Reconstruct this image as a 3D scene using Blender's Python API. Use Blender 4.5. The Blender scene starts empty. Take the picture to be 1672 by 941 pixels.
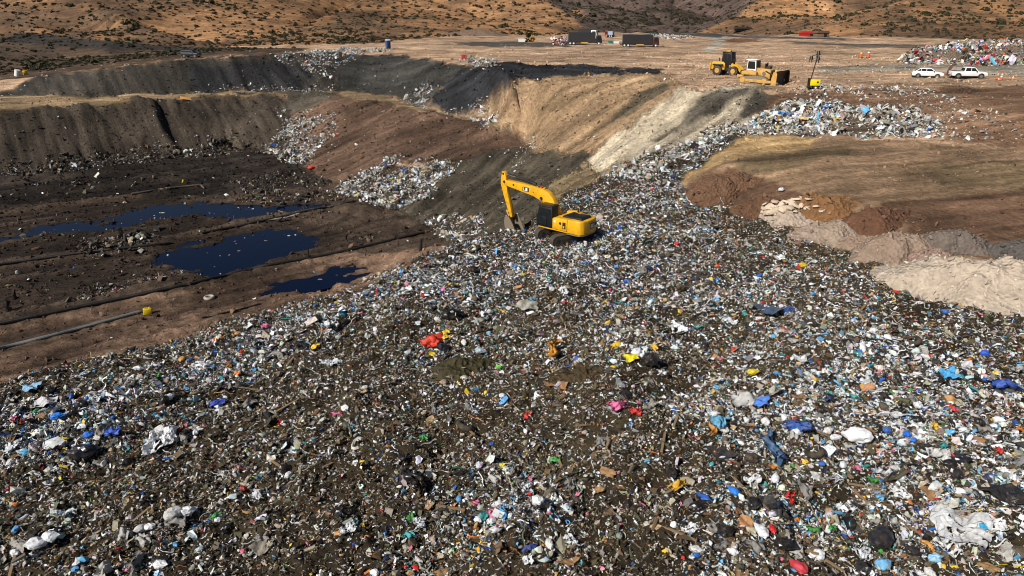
import bpy, bmesh, math, random
import numpy as np
from mathutils import Vector, Matrix

C = bpy.context.scene.collection
SC = bpy.context.scene
R = math.radians
random.seed(7)
RNG = np.random.default_rng(7)

# ------------------------------------------------------------------ camera, world, sun, exposure
CAM_Z = 21.0
PITCH = R(22.4)
F = 24.0 / 36.0 * 1672.0           # focal length in photo pixels
cam_data = bpy.data.cameras.new("camera")
cam_data.lens = 24.0
cam_data.sensor_width = 36.0
cam_data.clip_end = 6000.0
cam_data.clip_start = 0.3
camera = bpy.data.objects.new("camera", cam_data)
C.objects.link(camera)
camera.location = (0, 0, CAM_Z)
camera.rotation_euler = (math.pi / 2 - PITCH, 0, 0)
SC.camera = camera

SUN_EL = R(38)
SUN_H = (-0.73, -0.68)              # horizontal direction towards the sun
_l = math.hypot(*SUN_H)
SUN_DIR = Vector((SUN_H[0] / _l * math.cos(SUN_EL), SUN_H[1] / _l * math.cos(SUN_EL), math.sin(SUN_EL)))
world = bpy.data.worlds.new("World")
SC.world = world
world.use_nodes = True
wn = world.node_tree.nodes
wl = world.node_tree.links
bg = wn["Background"]
sky = wn.new("ShaderNodeTexSky")
sky.sky_type = 'NISHITA'
sky.sun_disc = False
sky.sun_elevation = SUN_EL
sky.sun_rotation = math.atan2(SUN_DIR.x, SUN_DIR.y)
sky.air_density = 1.0
sky.dust_density = 0.6
wl.new(sky.outputs[0], bg.inputs[0])
bg.inputs[1].default_value = 0.05
sun_data = bpy.data.lights.new("sun", 'SUN')
sun_data.energy = 5.0
sun_data.angle = R(0.5)
sun_data.color = (1.0, 0.968, 0.915)
sun = bpy.data.objects.new("sun", sun_data)
C.objects.link(sun)
sun.rotation_euler = SUN_DIR.to_track_quat('Z', 'Y').to_euler()
sun.location = (0, 0, 60)
SC.view_settings.view_transform = 'Standard'
SC.view_settings.look = 'None'
SC.view_settings.exposure = 0.0
SC.view_settings.gamma = 1.0
SC.view_settings.use_curve_mapping = False
try:
    SC.cycles.filter_width = 1.0
    SC.cycles.max_bounces = 5
    SC.cycles.diffuse_bounces = 1
    SC.cycles.glossy_bounces = 2
except Exception:
    pass

# ------------------------------------------------------------------ helpers
def lin(c):
    out = []
    for v in c[:3]:
        v = v / 255.0
        out.append(v / 12.92 if v <= 0.04045 else ((v + 0.055) / 1.055) ** 2.4)
    return tuple(out)

CP, SP = math.cos(PITCH), math.sin(PITCH)
def ray(px, py):
    u = (px - 836.0) / F
    v = (470.5 - py) / F
    return np.array([u, CP + v * SP, -SP + v * CP])
def W(px, py, z):
    """world point where the sight line of a photo pixel meets height z"""
    d = ray(px, py)
    t = (z - CAM_Z) / d[2]
    return np.array([d[0] * t, d[1] * t, z])
def WR(px, py, dist):
    """world point on the sight line at a given horizontal distance"""
    d = ray(px, py)
    t = dist / math.hypot(d[0], d[1])
    return np.array([d[0] * t, d[1] * t, CAM_Z + d[2] * t])
def project(x, y, z):
    dz = z - CAM_Z
    depth = y * CP - dz * SP
    up = y * SP + dz * CP
    depth = np.where(depth < 0.5, 0.5, depth)
    return 836.0 + F * x / depth, 470.5 - F * up / depth

def _hash(ix, iy, seed):
    h = (ix.astype(np.int64) * 374761393 + iy.astype(np.int64) * 668265263 + seed * 974711) & 0xFFFFFFFF
    h = ((h ^ (h >> 13)) * 1274126177) & 0xFFFFFFFF
    h = (h ^ (h >> 16)) & 0xFFFFFFFF
    return h.astype(np.float64) / 4294967295.0
def vnoise(x, y, seed=0):
    """smooth value noise in -1..1"""
    xi = np.floor(x); yi = np.floor(y)
    fx = x - xi; fy = y - yi
    fx = fx * fx * fx * (fx * (fx * 6 - 15) + 10); fy = fy * fy * fy * (fy * (fy * 6 - 15) + 10)
    a = _hash(xi, yi, seed); b = _hash(xi + 1, yi, seed)
    c = _hash(xi, yi + 1, seed); d = _hash(xi + 1, yi + 1, seed)
    return ((a * (1 - fx) + b * fx) * (1 - fy) + (c * (1 - fx) + d * fx) * fy) * 2 - 1
def fbm(x, y, octaves=4, seed=0, gain=0.5):
    s = 0.0; a = 1.0; n = 0.0
    for o in range(octaves):
        s = s + a * vnoise(x, y, seed + o * 17); n += a
        x = x * 2.03 + 3.7; y = y * 2.03 - 1.9; a *= gain
    return s / n
def in_poly(px, py, poly):
    inside = np.zeros(px.shape, bool)
    n = len(poly)
    for i in range(n):
        x1, y1 = poly[i]; x2, y2 = poly[(i + 1) % n]
        if y1 == y2: continue
        cond = ((y1 > py) != (y2 > py)) & (px < (x2 - x1) * (py - y1) / (y2 - y1) + x1)
        inside ^= cond
    return inside

def tag(o, label=None, cat=None, group=None, kind=None):
    if label: o["label"] = label
    if cat: o["category"] = cat
    if group: o["group"] = group
    if kind: o["kind"] = kind
    return o
def new_mesh(name, verts, quads=None, tris=None, cols=None, smooth=False, extra=None):
    me = bpy.data.meshes.new(name)
    nv = len(verts)
    me.vertices.add(nv)
    me.vertices.foreach_set("co", np.ascontiguousarray(verts, np.float32).ravel())
    loops = []; tot = []
    if quads is not None and len(quads):
        loops.append(np.asarray(quads, np.int32).ravel()); tot.append(np.full(len(quads), 4, np.int32))
    if tris is not None and len(tris):
        loops.append(np.asarray(tris, np.int32).ravel()); tot.append(np.full(len(tris), 3, np.int32))
    loops = np.concatenate(loops); tot = np.concatenate(tot)
    start = np.concatenate([[0], np.cumsum(tot)[:-1]]).astype(np.int32)
    me.loops.add(len(loops)); me.loops.foreach_set("vertex_index", loops)
    me.polygons.add(len(tot)); me.polygons.foreach_set("loop_start", start)
    me.polygons.foreach_set("loop_total", tot)
    me.polygons.foreach_set("use_smooth", np.full(len(tot), smooth, bool))
    if cols is not None:
        at = me.color_attributes.new("col", 'FLOAT_COLOR', 'POINT')
        c4 = np.ones((nv, 4), np.float32); c4[:, :3] = cols
        at.data.foreach_set("color", c4.ravel())
    for k, arr in (extra or {}).items():
        at = me.attributes.new(k, 'FLOAT', 'POINT')
        at.data.foreach_set("value", np.ascontiguousarray(arr, np.float32))
    me.update(calc_edges=True)
    return me
def link(name, me, mat=None, parent=None, loc=None):
    o = bpy.data.objects.new(name, me)
    C.objects.link(o)
    if mat is not None and me is not None and len(me.materials) == 0: me.materials.append(mat)
    if parent is not None: o.parent = parent
    if loc is not None: o.location = loc
    return o

# ------------------------------------------------------------------ materials
def mat_base(name):
    m = bpy.data.materials.new(name); m.use_nodes = True
    nt = m.node_tree
    return m, nt, nt.nodes["Principled BSDF"]
MATS = {}
def paint(name, rgb, rough=0.45, metal=0.0, spec=0.5, dirt=0.35, dirt_col=(96, 78, 58), scale=1.2, bump=0.0):
    """painted / plastic / fabric surface with blotches of dust"""
    if name in MATS: return MATS[name]
    m, nt, b = mat_base(name)
    tc = nt.nodes.new("ShaderNodeTexCoord")
    n = nt.nodes.new("ShaderNodeTexNoise"); n.inputs["Scale"].default_value = scale
    n.inputs["Detail"].default_value = 6; n.inputs["Roughness"].default_value = 0.65
    nt.links.new(tc.outputs["Object"], n.inputs["Vector"])
    r = nt.nodes.new("ShaderNodeValToRGB")
    r.color_ramp.elements[0].position = 0.42; r.color_ramp.elements[1].position = 0.78
    r.color_ramp.elements[0].color = (0, 0, 0, 1); r.color_ramp.elements[1].color = (dirt, dirt, dirt, 1)
    nt.links.new(n.outputs["Fac"], r.inputs[0])
    mx = nt.nodes.new("ShaderNodeMix"); mx.data_type = 'RGBA'
    mx.inputs["A"].default_value = (*lin(rgb), 1); mx.inputs["B"].default_value = (*lin(dirt_col), 1)
    nt.links.new(r.outputs["Color"], mx.inputs["Factor"])
    nt.links.new(mx.outputs["Result"], b.inputs["Base Color"])
    b.inputs["Roughness"].default_value = rough; b.inputs["Metallic"].default_value = metal
    b.inputs["Specular IOR Level"].default_value = spec
    if bump:
        bp = nt.nodes.new("ShaderNodeBump"); bp.inputs["Strength"].default_value = bump
        n2 = nt.nodes.new("ShaderNodeTexNoise"); n2.inputs["Scale"].default_value = scale * 4; n2.inputs["Detail"].default_value = 5
        nt.links.new(tc.outputs["Object"], n2.inputs["Vector"])
        nt.links.new(n2.outputs["Fac"], bp.inputs["Height"]); nt.links.new(bp.outputs[0], b.inputs["Normal"])
    MATS[name] = m
    return m
# ------------------------------------------------------------------ terrain: heights from crest and toe lines
FLOOR, BENCH, PLAT = -7.0, 2.5, 10.0
SA = R(0.4); A0 = R(-82); NA = int(R(164) / SA) + 1
SR = 0.007; R0 = math.log(5.5); NR = int((math.log(1600) - R0) / SR) + 1
fix = np.zeros((NR, NA)); wgt = np.zeros((NR, NA))
def put(p):
    a = math.atan2(p[0], p[1]); r = math.log(max(math.hypot(p[0], p[1]), 1e-6))
    j = int(round((a - A0) / SA)); i = int(round((r - R0) / SR))
    if 0 <= i < NR and 0 <= j < NA:
        fix[i, j] += p[2]; wgt[i, j] += 1
def line(pts):
    for p, q in zip(pts[:-1], pts[1:]):
        p = np.asarray(p, float); q = np.asarray(q, float)
        d = max(np.linalg.norm(q[:2] - p[:2]), 0.1)
        rr = min(np.linalg.norm(p[:2]), np.linalg.norm(q[:2]))
        n = int(d / (max(rr, 6) * 0.003)) + 2
        n = min(n, 4000)
        for k in range(n + 1): put(p + (q - p) * k / n)
def pl(*pts): line([W(*p) for p in pts])
def wl_(*pts): line(pts)

edge_px = [(0, 634), (130, 597), (250, 570), (320, 550), (400, 527), (500, 489), (600, 464), (680, 427), (745, 400), (800, 384)]
edge_w = [W(x, y, 0.0 + 0.15 * math.sin(x * 0.05)) for x, y in edge_px]
e0 = edge_w[0]
edge_full = [np.array([-95, -30, 0.0]), np.array([-62, 5, 0.0])] + edge_w
line(edge_full)
# toe of the refuse bank
bank = [p + np.array([-8.5, 8.5, FLOOR + 0.2 - p[2]]) for p in edge_full[:-1]]
line(bank)
pl((800, 384, 0), (850, 374, 0.1), (900, 345, 0.3), (940, 314, 0.6), (985, 292, 1.5))
# refuse deck
for x, y, z in [(-45, -10, 0.1), (-20, 12, -0.2), (0, 14, -0.2), (20, 14, 0.2), (-12, 26, -0.1), (0, 30, 0.2), (14, 27, 0.3),
                (-4, 42, 0.2), (12, 42, 0.5), (24, 32, 0.6), (6, 56, 0.2), (16, 58, 0.5), (20, 70, 0.9), (4, 66, 0.0), (12, 72, 0.4),
                (0, 7, -.2), (30, 15, 0.6), (55, 20, 1.0), (50, 0, 1), (9, 65.5, 0.0), (7, 67, 0.0), (5, 69, 0), (9, 69, 0.2)]:
    put((x, y, z))
pl((985, 292, 1.5), (1060, 270, 3.0), (1130, 246, 4.4), (1190, 226, 5.6), (1250, 205, 7.0))
# terrace on the right
pl((1190, 232, 5.6), (1300, 222, 6.5), (1500, 230, 6.5), (1672, 247, 6.5), (1900, 275, 6.5), (2300, 330, 6.0))
pl((1105, 296, 2.6), (1180, 318, 1.9), (1330, 374, 1.3), (1440, 420, 1.2), (1620, 480, 1.4), (1750, 545, 1.6), (2000, 680, 2), (2400, 900, 2))
pl((1180, 268, 4.6), (1400, 270, 5.1), (1672, 290, 5.2))
pl((1300, 320, 3.2), (1450, 330, 3.8), (1672, 345, 3.9))
pl((1450, 390, 2.2), (1672, 420, 2.4))
# slope between the terrace and the plateau, plateau crest
pl((2300, 230, PLAT), (1950, 195, PLAT), (1672, 168, PLAT), (1540, 157, PLAT), (1400, 150, PLAT), (1300, 153, PLAT), (1255, 149, PLAT),
   (1180, 143, PLAT), (1118, 145, PLAT), (1090, 127, PLAT), (1000, 122, PLAT), (900, 126, PLAT), (850, 125, PLAT), (800, 109, PLAT),
   (760, 105, PLAT), (700, 96, PLAT), (640, 88, PLAT), (570, 85, PLAT), (520, 86, PLAT), (450, 88.5, PLAT), (380, 93, 9.7), (300, 97.5, 9.3),
   (200, 107, 8.3), (130, 116, 7.0), (60, 128, 5.5), (0, 146, 3.5), (-150, 165, 2.6), (-500, 190, 2.5))
# foot of the upper wall along the bench road, down the gully
pl((-600, 195, BENCH), (-200, 166, BENCH), (0, 158.5, BENCH), (150, 156, BENCH), (300, 152, BENCH), (450, 148.5, BENCH), (560, 148, BENCH), (640, 158, 2.4),
   (690, 178, 1.7), (740, 190, 1.2), (790, 198, 0.6), (845, 214, -0.3), (862, 240, -0.6), (875, 249, -0.3), (960, 255, 0.9), (968, 275, 1.1), (1000, 290, 1.6))
# outer edge of the bench road
pl((-600, 222, BENCH), (-200, 190, BENCH), (0, 180, BENCH), (150, 170, BENCH), (230, 164, BENCH), (300, 158.5, BENCH), (450, 152.5, BENCH), (560, 157, BENCH),
   (640, 173, 2.4), (700, 184, 2.0), (745, 193, 1.5), (800, 204, 0.8), (840, 216, -0.2))
# foot of the lower wall and of the spur
pl((-700, 360, FLOOR), (-150, 293, FLOOR + .3), (0, 283, FLOOR + .3), (130, 273, FLOOR + .3), (240, 257, FLOOR + .3), (330, 250, FLOOR + .3), (420, 245, FLOOR + .3), (470, 258, FLOOR + .2),
   (520, 290, FLOOR + .2), (560, 306, FLOOR + .2), (620, 326, FLOOR + .3), (690, 372, FLOOR + .3), (735, 396, FLOOR + .4))
pl((452, 170, 1.0), (470, 215, -3.5), (476, 250, -6.3))
pl((760, 330, -4.4), (790, 300, -3.4), (850, 262, -1.4))
pl((-400, 420, FLOOR), (0, 420, FLOOR), (300, 390, FLOOR), (550, 350, FLOOR)); pl((-300, 560, FLOOR), (0, 540, FLOOR), (300, 470, FLOOR), (600, 400, FLOOR))
pl((-600, 330, FLOOR), (0, 330, FLOOR), (330, 300, FLOOR), (500, 300, FLOOR))
# plateau surface and land behind
for pts in ([(640, 80, 10), (900, 80, 10), (1100, 75, 10), (1300, 80, 10), (1672, 85, 10), (2200, 95, 10)],
            [(800, 95, 10), (1100, 100, 10), (1400, 110, 10), (1672, 120, 10), (2200, 140, 10)],
            [(1150, 125, 10.1), (1672, 145, 10)],
            [(330, 88, 9.2), (450, 81, 9.8), (600, 78, 10)],
            [(-500, 135, 3.2), (0, 122, 3.2), (60, 112, 4.5), (200, 98, 6.5), (300, 91, 8.6)],
            [(-500, 110, 3.0), (0, 100, 3.5), (150, 92, 5), (350, 80, 7.5), (520, 76, 9.5)]):
    pl(*pts)
# hills: feet, then spurs running up and away
pl((-900, 105, 3), (-300, 88, 3.5), (0, 80, 4), (150, 76, 5), (300, 72, 6.5), (450, 70, 9.0), (600, 71, 10), (740, 58, 10), (880, 55, 10), (980, 48.5, 10), (1060, 46, 9.8), (1150, 48, 10), (1300, 54, 10), (1500, 62, 10), (1672, 68, 10), (2000, 72, 10), (2600, 80, 10))
line([WR(980, 47, 362), WR(940, 25, 400), WR(890, 0, 440), WR(850, -25, 500), WR(760, -80, 620), WR(600, -130, 760), WR(300, -190, 900)])
line([WR(1000, 44, 430), WR(960, 42, 480), WR(900, 32, 560), WR(860, 5, 680)])
line([WR(1138, 46, 372), WR(1180, 25, 410), WR(1238, 0, 460), WR(1320, -40, 520), WR(1500, -120, 680), WR(1800, -190, 850)])
line([WR(1120, 43, 440), WR(1160, 38, 520), WR(1215, 20, 640)])
line([WR(980, 22, 700), WR(1070, 24, 700), WR(1150, 20, 720)])
line([WR(900, -80, 1150), WR(1060, -90, 1200), WR(1250, -80, 1150)])
line([WR(-500, -250, 1100), WR(100, -230, 1000), WR(700, -200, 1100), WR(1000, -170, 1500), WR(1400, -200, 1100), WR(2000, -240, 1000), WR(3200, -300, 1100)])
line([WR(640, 66, 300), WR(600, 40, 345), WR(540, 12, 395), WR(470, -20, 460), WR(380, -70, 560)])   # minor spurs
line([WR(760, 55, 330), WR(790, 30, 375), WR(800, 5, 430)])
line([WR(300, 66, 300), WR(240, 45, 330), WR(150, 10, 390), WR(40, -40, 480)])
line([WR(180, 70, 290), WR(90, 55, 345), WR(0, 22, 420), WR(-120, -20, 500)])
line([WR(1400, 55, 340), WR(1440, 30, 380), WR(1500, -5, 450)])
line([WR(1560, 62, 330), WR(1640, 40, 390), WR(1760, 0, 470)])
line([WR(1300, 50, 350), WR(1345, 34, 392), WR(1400, 5, 455)])
# borders
for j in range(NA):
    a = A0 + j * SA
    put((5.6 * math.sin(a), 5.6 * math.cos(a), 0))
known = wgt > 0
fix[known] /= wgt[known]

def solve(fix, known):
    lev = [(fix, known)]
    while min(lev[-1][0].shape) > 24:
        f, k = lev[-1]
        n0, n1 = (f.shape[0] + 1) // 2, (f.shape[1] + 1) // 2
        F2 = np.zeros((n0 * 2, n1 * 2)); K2 = np.zeros((n0 * 2, n1 * 2))
        F2[:f.shape[0], :f.shape[1]] = f * k; K2[:f.shape[0], :f.shape[1]] = k
        s = F2.reshape(n0, 2, n1, 2).sum((1, 3)); c = K2.reshape(n0, 2, n1, 2).sum((1, 3))
        lev.append((np.where(c > 0, s / np.maximum(c, 1), 0), c > 0))
    z = None
    for f, k in reversed(lev):
        if z is None: z = np.full(f.shape, f[k].mean() if k.any() else 0.0)
        else:
            z = np.repeat(np.repeat(z, 2, 0), 2, 1)[:f.shape[0], :f.shape[1]]
        z = np.where(k, f, z)
        for it in range(160):
            p = np.pad(z, 1, mode='edge')
            z = np.where(k, f, (p[:-2, 1:-1] + p[2:, 1:-1] + p[1:-1, :-2] + p[1:-1, 2:]) * 0.25)
    return z
Z0 = solve(fix, known)
for _ in range(2):
    p = np.pad(Z0, 1, mode='edge')
    Z0 = 0.4 * Z0 + 0.15 * (p[:-2, 1:-1] + p[2:, 1:-1] + p[1:-1, :-2] + p[1:-1, 2:])

# fine grid
az = np.concatenate([np.arange(-82, -46, 0.8), np.arange(-46, 46, 0.2), np.arange(46, 82.1, 0.8)]) * math.pi / 180
lr = np.arange(math.log(6.0), math.log(1500), 0.0052)
NAf, NRf = len(az), len(lr)
AZ, LR = np.meshgrid(az, lr)
X = np.exp(LR) * np.sin(AZ); Y = np.exp(LR) * np.cos(AZ)
def bil(A, fi, fj):
    i = np.clip(np.floor(fi).astype(int), 0, A.shape[0] - 2); j = np.clip(np.floor(fj).astype(int), 0, A.shape[1] - 2)
    u = np.clip(fi - i, 0, 1); v = np.clip(fj - j, 0, 1)
    return (A[i, j] * (1 - u) + A[i + 1, j] * u) * (1 - v) + (A[i, j + 1] * (1 - u) + A[i + 1, j + 1] * u) * v
Z = bil(Z0, (LR - R0) / SR, (AZ - A0) / SA)
PX, PY = project(X, Y, Z)
wx = PX + 14 * fbm(X / 7, Y / 7, 4, 5, 0.6) + 5 * fbm(X / 1.3, Y / 1.3, 2, 9)
wy = PY + 6.0 * fbm(X / 7, Y / 7, 4, 55, 0.6) * np.clip((PY - 60) / 60, 0.15, 1) + 2.4 * fbm(X / 1.3, Y / 1.3, 2, 59) * np.clip((PY - 60) / 60, 0.2, 1)
RAD = np.exp(LR)

deck_px = [(-900, 1000), (-300, 730), (0, 634), (130, 597), (250, 570), (320, 550), (400, 527), (500, 489), (600, 464), (680, 427), (745, 400), (800, 384), (850, 374), (935, 314), (985, 292),
           (1060, 255), (1130, 236), (1190, 214), (1215, 222), (1120, 290), (1110, 300), (1180, 320), (1250, 352), (1330, 385), (1440, 428), (1600, 500), (1672, 520), (2400, 800), (2400, 3000), (-900, 3000)]
scrap_px = [(1190, 216), (1240, 190), (1290, 163), (1350, 166), (1400, 178), (1470, 176), (1500, 186), (1535, 205), (1535, 226), (1480, 228), (1300, 221), (1200, 224)]
Zn = {}
def zone(name, poly, col, streak=None, warp=True):
    Zn[name] = in_poly(wx if warp else PX, wy if warp else PY, poly)
    m = Zn[name]
    COL[m] = lin(col)
    if streak is not None:
        d = streak[1] - streak[0]; a = math.atan2(d[1], d[0]); ANG[m] = a
COL = np.zeros((NRf, NAf, 3)); COL[:] = lin((184, 152, 122))
ANG = np.zeros((NRf, NAf))
pit_dir = (W(0, 528, FLOOR), W(690, 384, FLOOR))
base_line = [(-3000, 110), (-400, 100), (0, 100), (100, 92), (250, 82), (400, 75), (600, 72), (740, 58), (880, 55), (980, 48), (1150, 47), (1300, 54), (1500, 62), (1672, 68), (2100, 75), (4000, 90)]
zone('hill', base_line + [(4000, -3000), (-3000, -3000)], (172, 128, 88))
zone('farhill', [(850, -60), (893, 0), (980, 48), (1135, 48), (1240, 0), (1290, -60), (1290, -2000), (850, -2000)], (112, 92, 82), warp=False)
zone('leftland', [(-3000, 70), (0, 52), (120, 62), (260, 74), (420, 78), (520, 80), (450, 88), (300, 96), (60, 127), (-3000, 170)], (96, 77, 60))
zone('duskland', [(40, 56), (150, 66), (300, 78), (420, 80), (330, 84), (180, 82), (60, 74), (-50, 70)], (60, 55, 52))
zone('pit', [(-900, 380), (0, 281), (240, 256), (420, 244), (490, 245), (560, 280), (640, 265), (780, 320), (860, 380), (760, 420), (0, 670), (-900, 1100)], (80, 66, 54), pit_dir)
zone('pitback', [(-900, 300), (0, 281), (240, 256), (420, 244), (500, 260), (560, 300), (420, 318), (200, 320), (0, 335), (-900, 390)], (54, 46, 39), pit_dir)
zone('pitnear', [(-900, 640), (0, 540), (300, 478), (480, 436), (560, 420), (720, 400), (760, 420), (0, 670), (-900, 900)], (132, 106, 86), pit_dir)
zone('lowwall', [(-900, 240), (0, 180), (230, 163), (300, 158), (450, 152), (480, 165), (480, 260), (420, 246), (240, 257), (0, 283), (-900, 372)], (72, 63, 53), (W(300, 160, 2.5), W(340, 250, -7)))
zone('upwall', [(-10, 156), (0, 146), (60, 128), (300, 97), (450, 88), (570, 84), (570, 149), (300, 152), (0, 159)], (66, 61, 54), (W(300, 98, 9.3), W(320, 150, 2.5)))
zone('upwalldark', [(300, 110), (400, 100), (470, 100), (520, 120), (470, 150), (310, 150)], (46, 45, 45), (W(300, 98, 9.3), W(320, 150, 2.5)))
zone('bench', [(-900, 190), (0, 159), (300, 152), (560, 148), (640, 158), (700, 180), (760, 190), (835, 208), (838, 212), (790, 203), (700, 184), (640, 173), (560, 157), (450, 152), (300, 158), (0, 181), (-900, 220)], (150, 126, 95), (W(0, 170, 2.5), W(450, 150, 2.5)))
zone('upolive', [(545, 90), (640, 88), (700, 96), (762, 105), (700, 165), (690, 176), (640, 157), (560, 148)], (62, 60, 56), (W(750, 106, 10), W(650, 155, 3)))
zone('upblack', [(758, 106), (830, 104), (960, 106), (1070, 111), (1085, 119), (1000, 121), (860, 131), (770, 186), (735, 186), (695, 172)], (46, 46, 48), (W(840, 110, 10), W(720, 175, 2)))
tan_dir = (W(1090, 128, 10), W(885, 242, 0))
zone('tan', [(852, 130), (920, 124), (1000, 121), (1092, 121), (1130, 143), (1060, 190), (958, 256), (870, 249), (850, 216), (765, 187)], (154, 127, 97), tan_dir)
zone('tanstripe', [(1040, 152), (1090, 138), (1098, 146), (1030, 192), (1000, 200)], (100, 88, 70), tan_dir)
zone('tanstripe2', [(880, 168), (1000, 130), (1030, 128), (960, 158), (860, 200)], (124, 102, 76), tan_dir)
pale_dir = (W(1200, 148, 10), W(1000, 290, 1.5))
zone('pale', [(1112, 147), (1180, 144), (1257, 149), (1215, 200), (1085, 262), (990, 296), (955, 262)], (190, 174, 148), pale_dir)
zone('palestripe', [(1160, 152), (1205, 148), (1230, 150), (1150, 190), (1080, 228), (1050, 235), (1120, 190)], (104, 96, 84), pale_dir)
zone('palestripe2', [(1235, 152), (1290, 158), (1230, 188), (1205, 190)], (92, 86, 76), pale_dir)
zone('spur', [(478, 170), (500, 150), (560, 156), (640, 172), (745, 193), (840, 214), (858, 240), (760, 290), (650, 262), (560, 304), (518, 291), (485, 250)], (98, 77, 62), (W(800, 215, 0), W(560, 290, -6)))
zone('spurtop', [(470, 150), (560, 150), (500, 185), (470, 185)], (92, 84, 72))
zone('darkslope', [(620, 327), (640, 290), (750, 262), (800, 250), (858, 238), (872, 249), (958, 255), (970, 290), (860, 376), (745, 402), (700, 374)], (84, 76, 63), (W(860, 245, -.5), W(720, 370, -6)))
zone('darkslopetan', [(900, 300), (955, 262), (985, 288), (940, 318), (900, 345)], (134, 116, 88), pale_dir)
terr_dir = (W(1250, 300, 3.6), W(1600, 262, 6))
zone('terrace', [(1105, 300), (1195, 228), (1300, 220), (1672, 243), (2600, 340), (2600, 900), (1672, 524), (1440, 425), (1250, 350)], (146, 119, 92), terr_dir)
zone('terracetan', [(1090, 300), (1180, 236), (1240, 222), (1335, 222), (1320, 238), (1190, 262), (1130, 296)], (180, 148, 104), terr_dir)
zone('terracedark', [(1200, 262), (1330, 238), (1420, 238), (1300, 275), (1200, 285)], (112, 94, 70), terr_dir)
zone('terracebrown', [(1440, 330), (1672, 310), (2300, 360), (2300, 640), (1672, 440), (1500, 400)], (112, 86, 66), terr_dir)
zone('terracedark2', [(1500, 270), (1672, 262), (2300, 290), (2300, 350), (1672, 310), (1540, 300)], (122, 102, 76), terr_dir)
zone('platslope', [(1270, 152), (1400, 148), (1672, 140), (2600, 200), (2600, 330), (1672, 244), (1540, 230), (1530, 200), (1400, 178), (1300, 163), (1220, 200)], (126, 98, 76))
zone('greyroad', [(1330, 112), (1480, 104), (1672, 106), (2600, 130), (2600, 165), (1672, 124), (1500, 116), (1340, 120)], (160, 148, 130))
zone('greyband', [(1270, 66), (1400, 72), (1672, 76), (2600, 90), (2600, 98), (1500, 80), (1300, 72)], (112, 100, 88))
zone('darkpad', [(735, 70), (800, 68), (930, 70), (930, 77), (780, 76)], (92, 84, 76))
zone('farband', [(1050, 49), (1150, 51), (1240, 58), (1380, 63), (1380, 66), (1200, 61), (1100, 58), (1060, 55)], (96, 90, 86))
zone('path', [(1158, 62), (1192, 59), (1186, 66), (1176, 76), (1160, 86), (1150, 84), (1146, 80), (1164, 72)], (190, 178, 158))
zone('brownheap', [(1190, 64), (1235, 62), (1240, 70), (1180, 70)], (130, 94, 68))
zone('scrap', scrap_px, (110, 94, 76))
zone('deck', deck_px, (60, 51, 37), (np.array([0, 0]), np.array([1.0, 0.75])))
zone('redsoil', [(1125, 300), (1190, 275), (1300, 312), (1390, 335), (1440, 385), (1300, 352), (1200, 345), (1140, 320)], (108, 82, 64), terr_dir)
POOL = {
 'upper': [(-600, 440), (-200, 412), (0, 390), (120, 371), (190, 359), (260, 343), (330, 329), (420, 337), (560, 327), (600, 331), (560, 339), (480, 351), (400, 358), (360, 350), (330, 345), (240, 358), (200, 370), (120, 380), (0, 394), (-300, 430), (-600, 455)],
 'middle': [(252, 420), (290, 408), (340, 398), (420, 380), (480, 376), (510, 392), (500, 408), (470, 420), (440, 432), (380, 450), (330, 464), (310, 455), (312, 440)],
 'near': [(425, 478), (450, 466), (520, 446), (580, 426), (640, 412), (690, 415), (660, 422), (610, 440), (560, 460), (510, 476), (440, 480)],
}
mott = fbm(X / 3.5, Y / 3.5, 4, 201, 0.6); mott2 = fbm(X / 14, Y / 14, 3, 205)
COL *= np.clip(1 + 0.42 * mott + 0.3 * mott2, 0.4, 1.7)[..., None] ** np.where(Zn['hill'], 0, 1)[..., None]
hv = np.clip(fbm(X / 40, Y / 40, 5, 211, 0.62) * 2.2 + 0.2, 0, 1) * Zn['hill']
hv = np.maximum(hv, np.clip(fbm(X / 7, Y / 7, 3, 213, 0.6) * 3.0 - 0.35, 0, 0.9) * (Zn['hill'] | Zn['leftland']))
hv = np.maximum(hv, np.clip((600 - PX) / 420, 0, 1.15) * np.clip((90 - PY) / 60, 0, 1) * Zn['hill'] * (0.75 + 0.5 * vnoise(X / 25, Y / 25, 217)))  # extra darkening towards the upper left: shading painted into the hill soil colour
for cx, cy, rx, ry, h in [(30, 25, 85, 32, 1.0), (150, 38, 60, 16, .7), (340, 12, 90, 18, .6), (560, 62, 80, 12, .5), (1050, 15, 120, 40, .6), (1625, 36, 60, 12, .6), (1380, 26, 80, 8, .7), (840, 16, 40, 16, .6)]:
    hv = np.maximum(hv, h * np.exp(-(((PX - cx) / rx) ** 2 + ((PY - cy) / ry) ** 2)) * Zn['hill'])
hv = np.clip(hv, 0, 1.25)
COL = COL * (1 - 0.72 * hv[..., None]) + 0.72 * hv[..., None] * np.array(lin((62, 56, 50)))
# soften colour edges a little, then add broad blotches
for _ in range(1):
    p = np.pad(COL, ((1, 1), (1, 1), (0, 0)), mode='edge')
    COL = 0.5 * COL + 0.125 * (p[:-2, 1:-1] + p[2:, 1:-1] + p[1:-1, :-2] + p[1:-1, 2:])
for _ in range(4):
    p = np.pad(np.stack([np.cos(ANG), np.sin(ANG)], -1), ((1, 1), (1, 1), (0, 0)), mode='edge')
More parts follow.
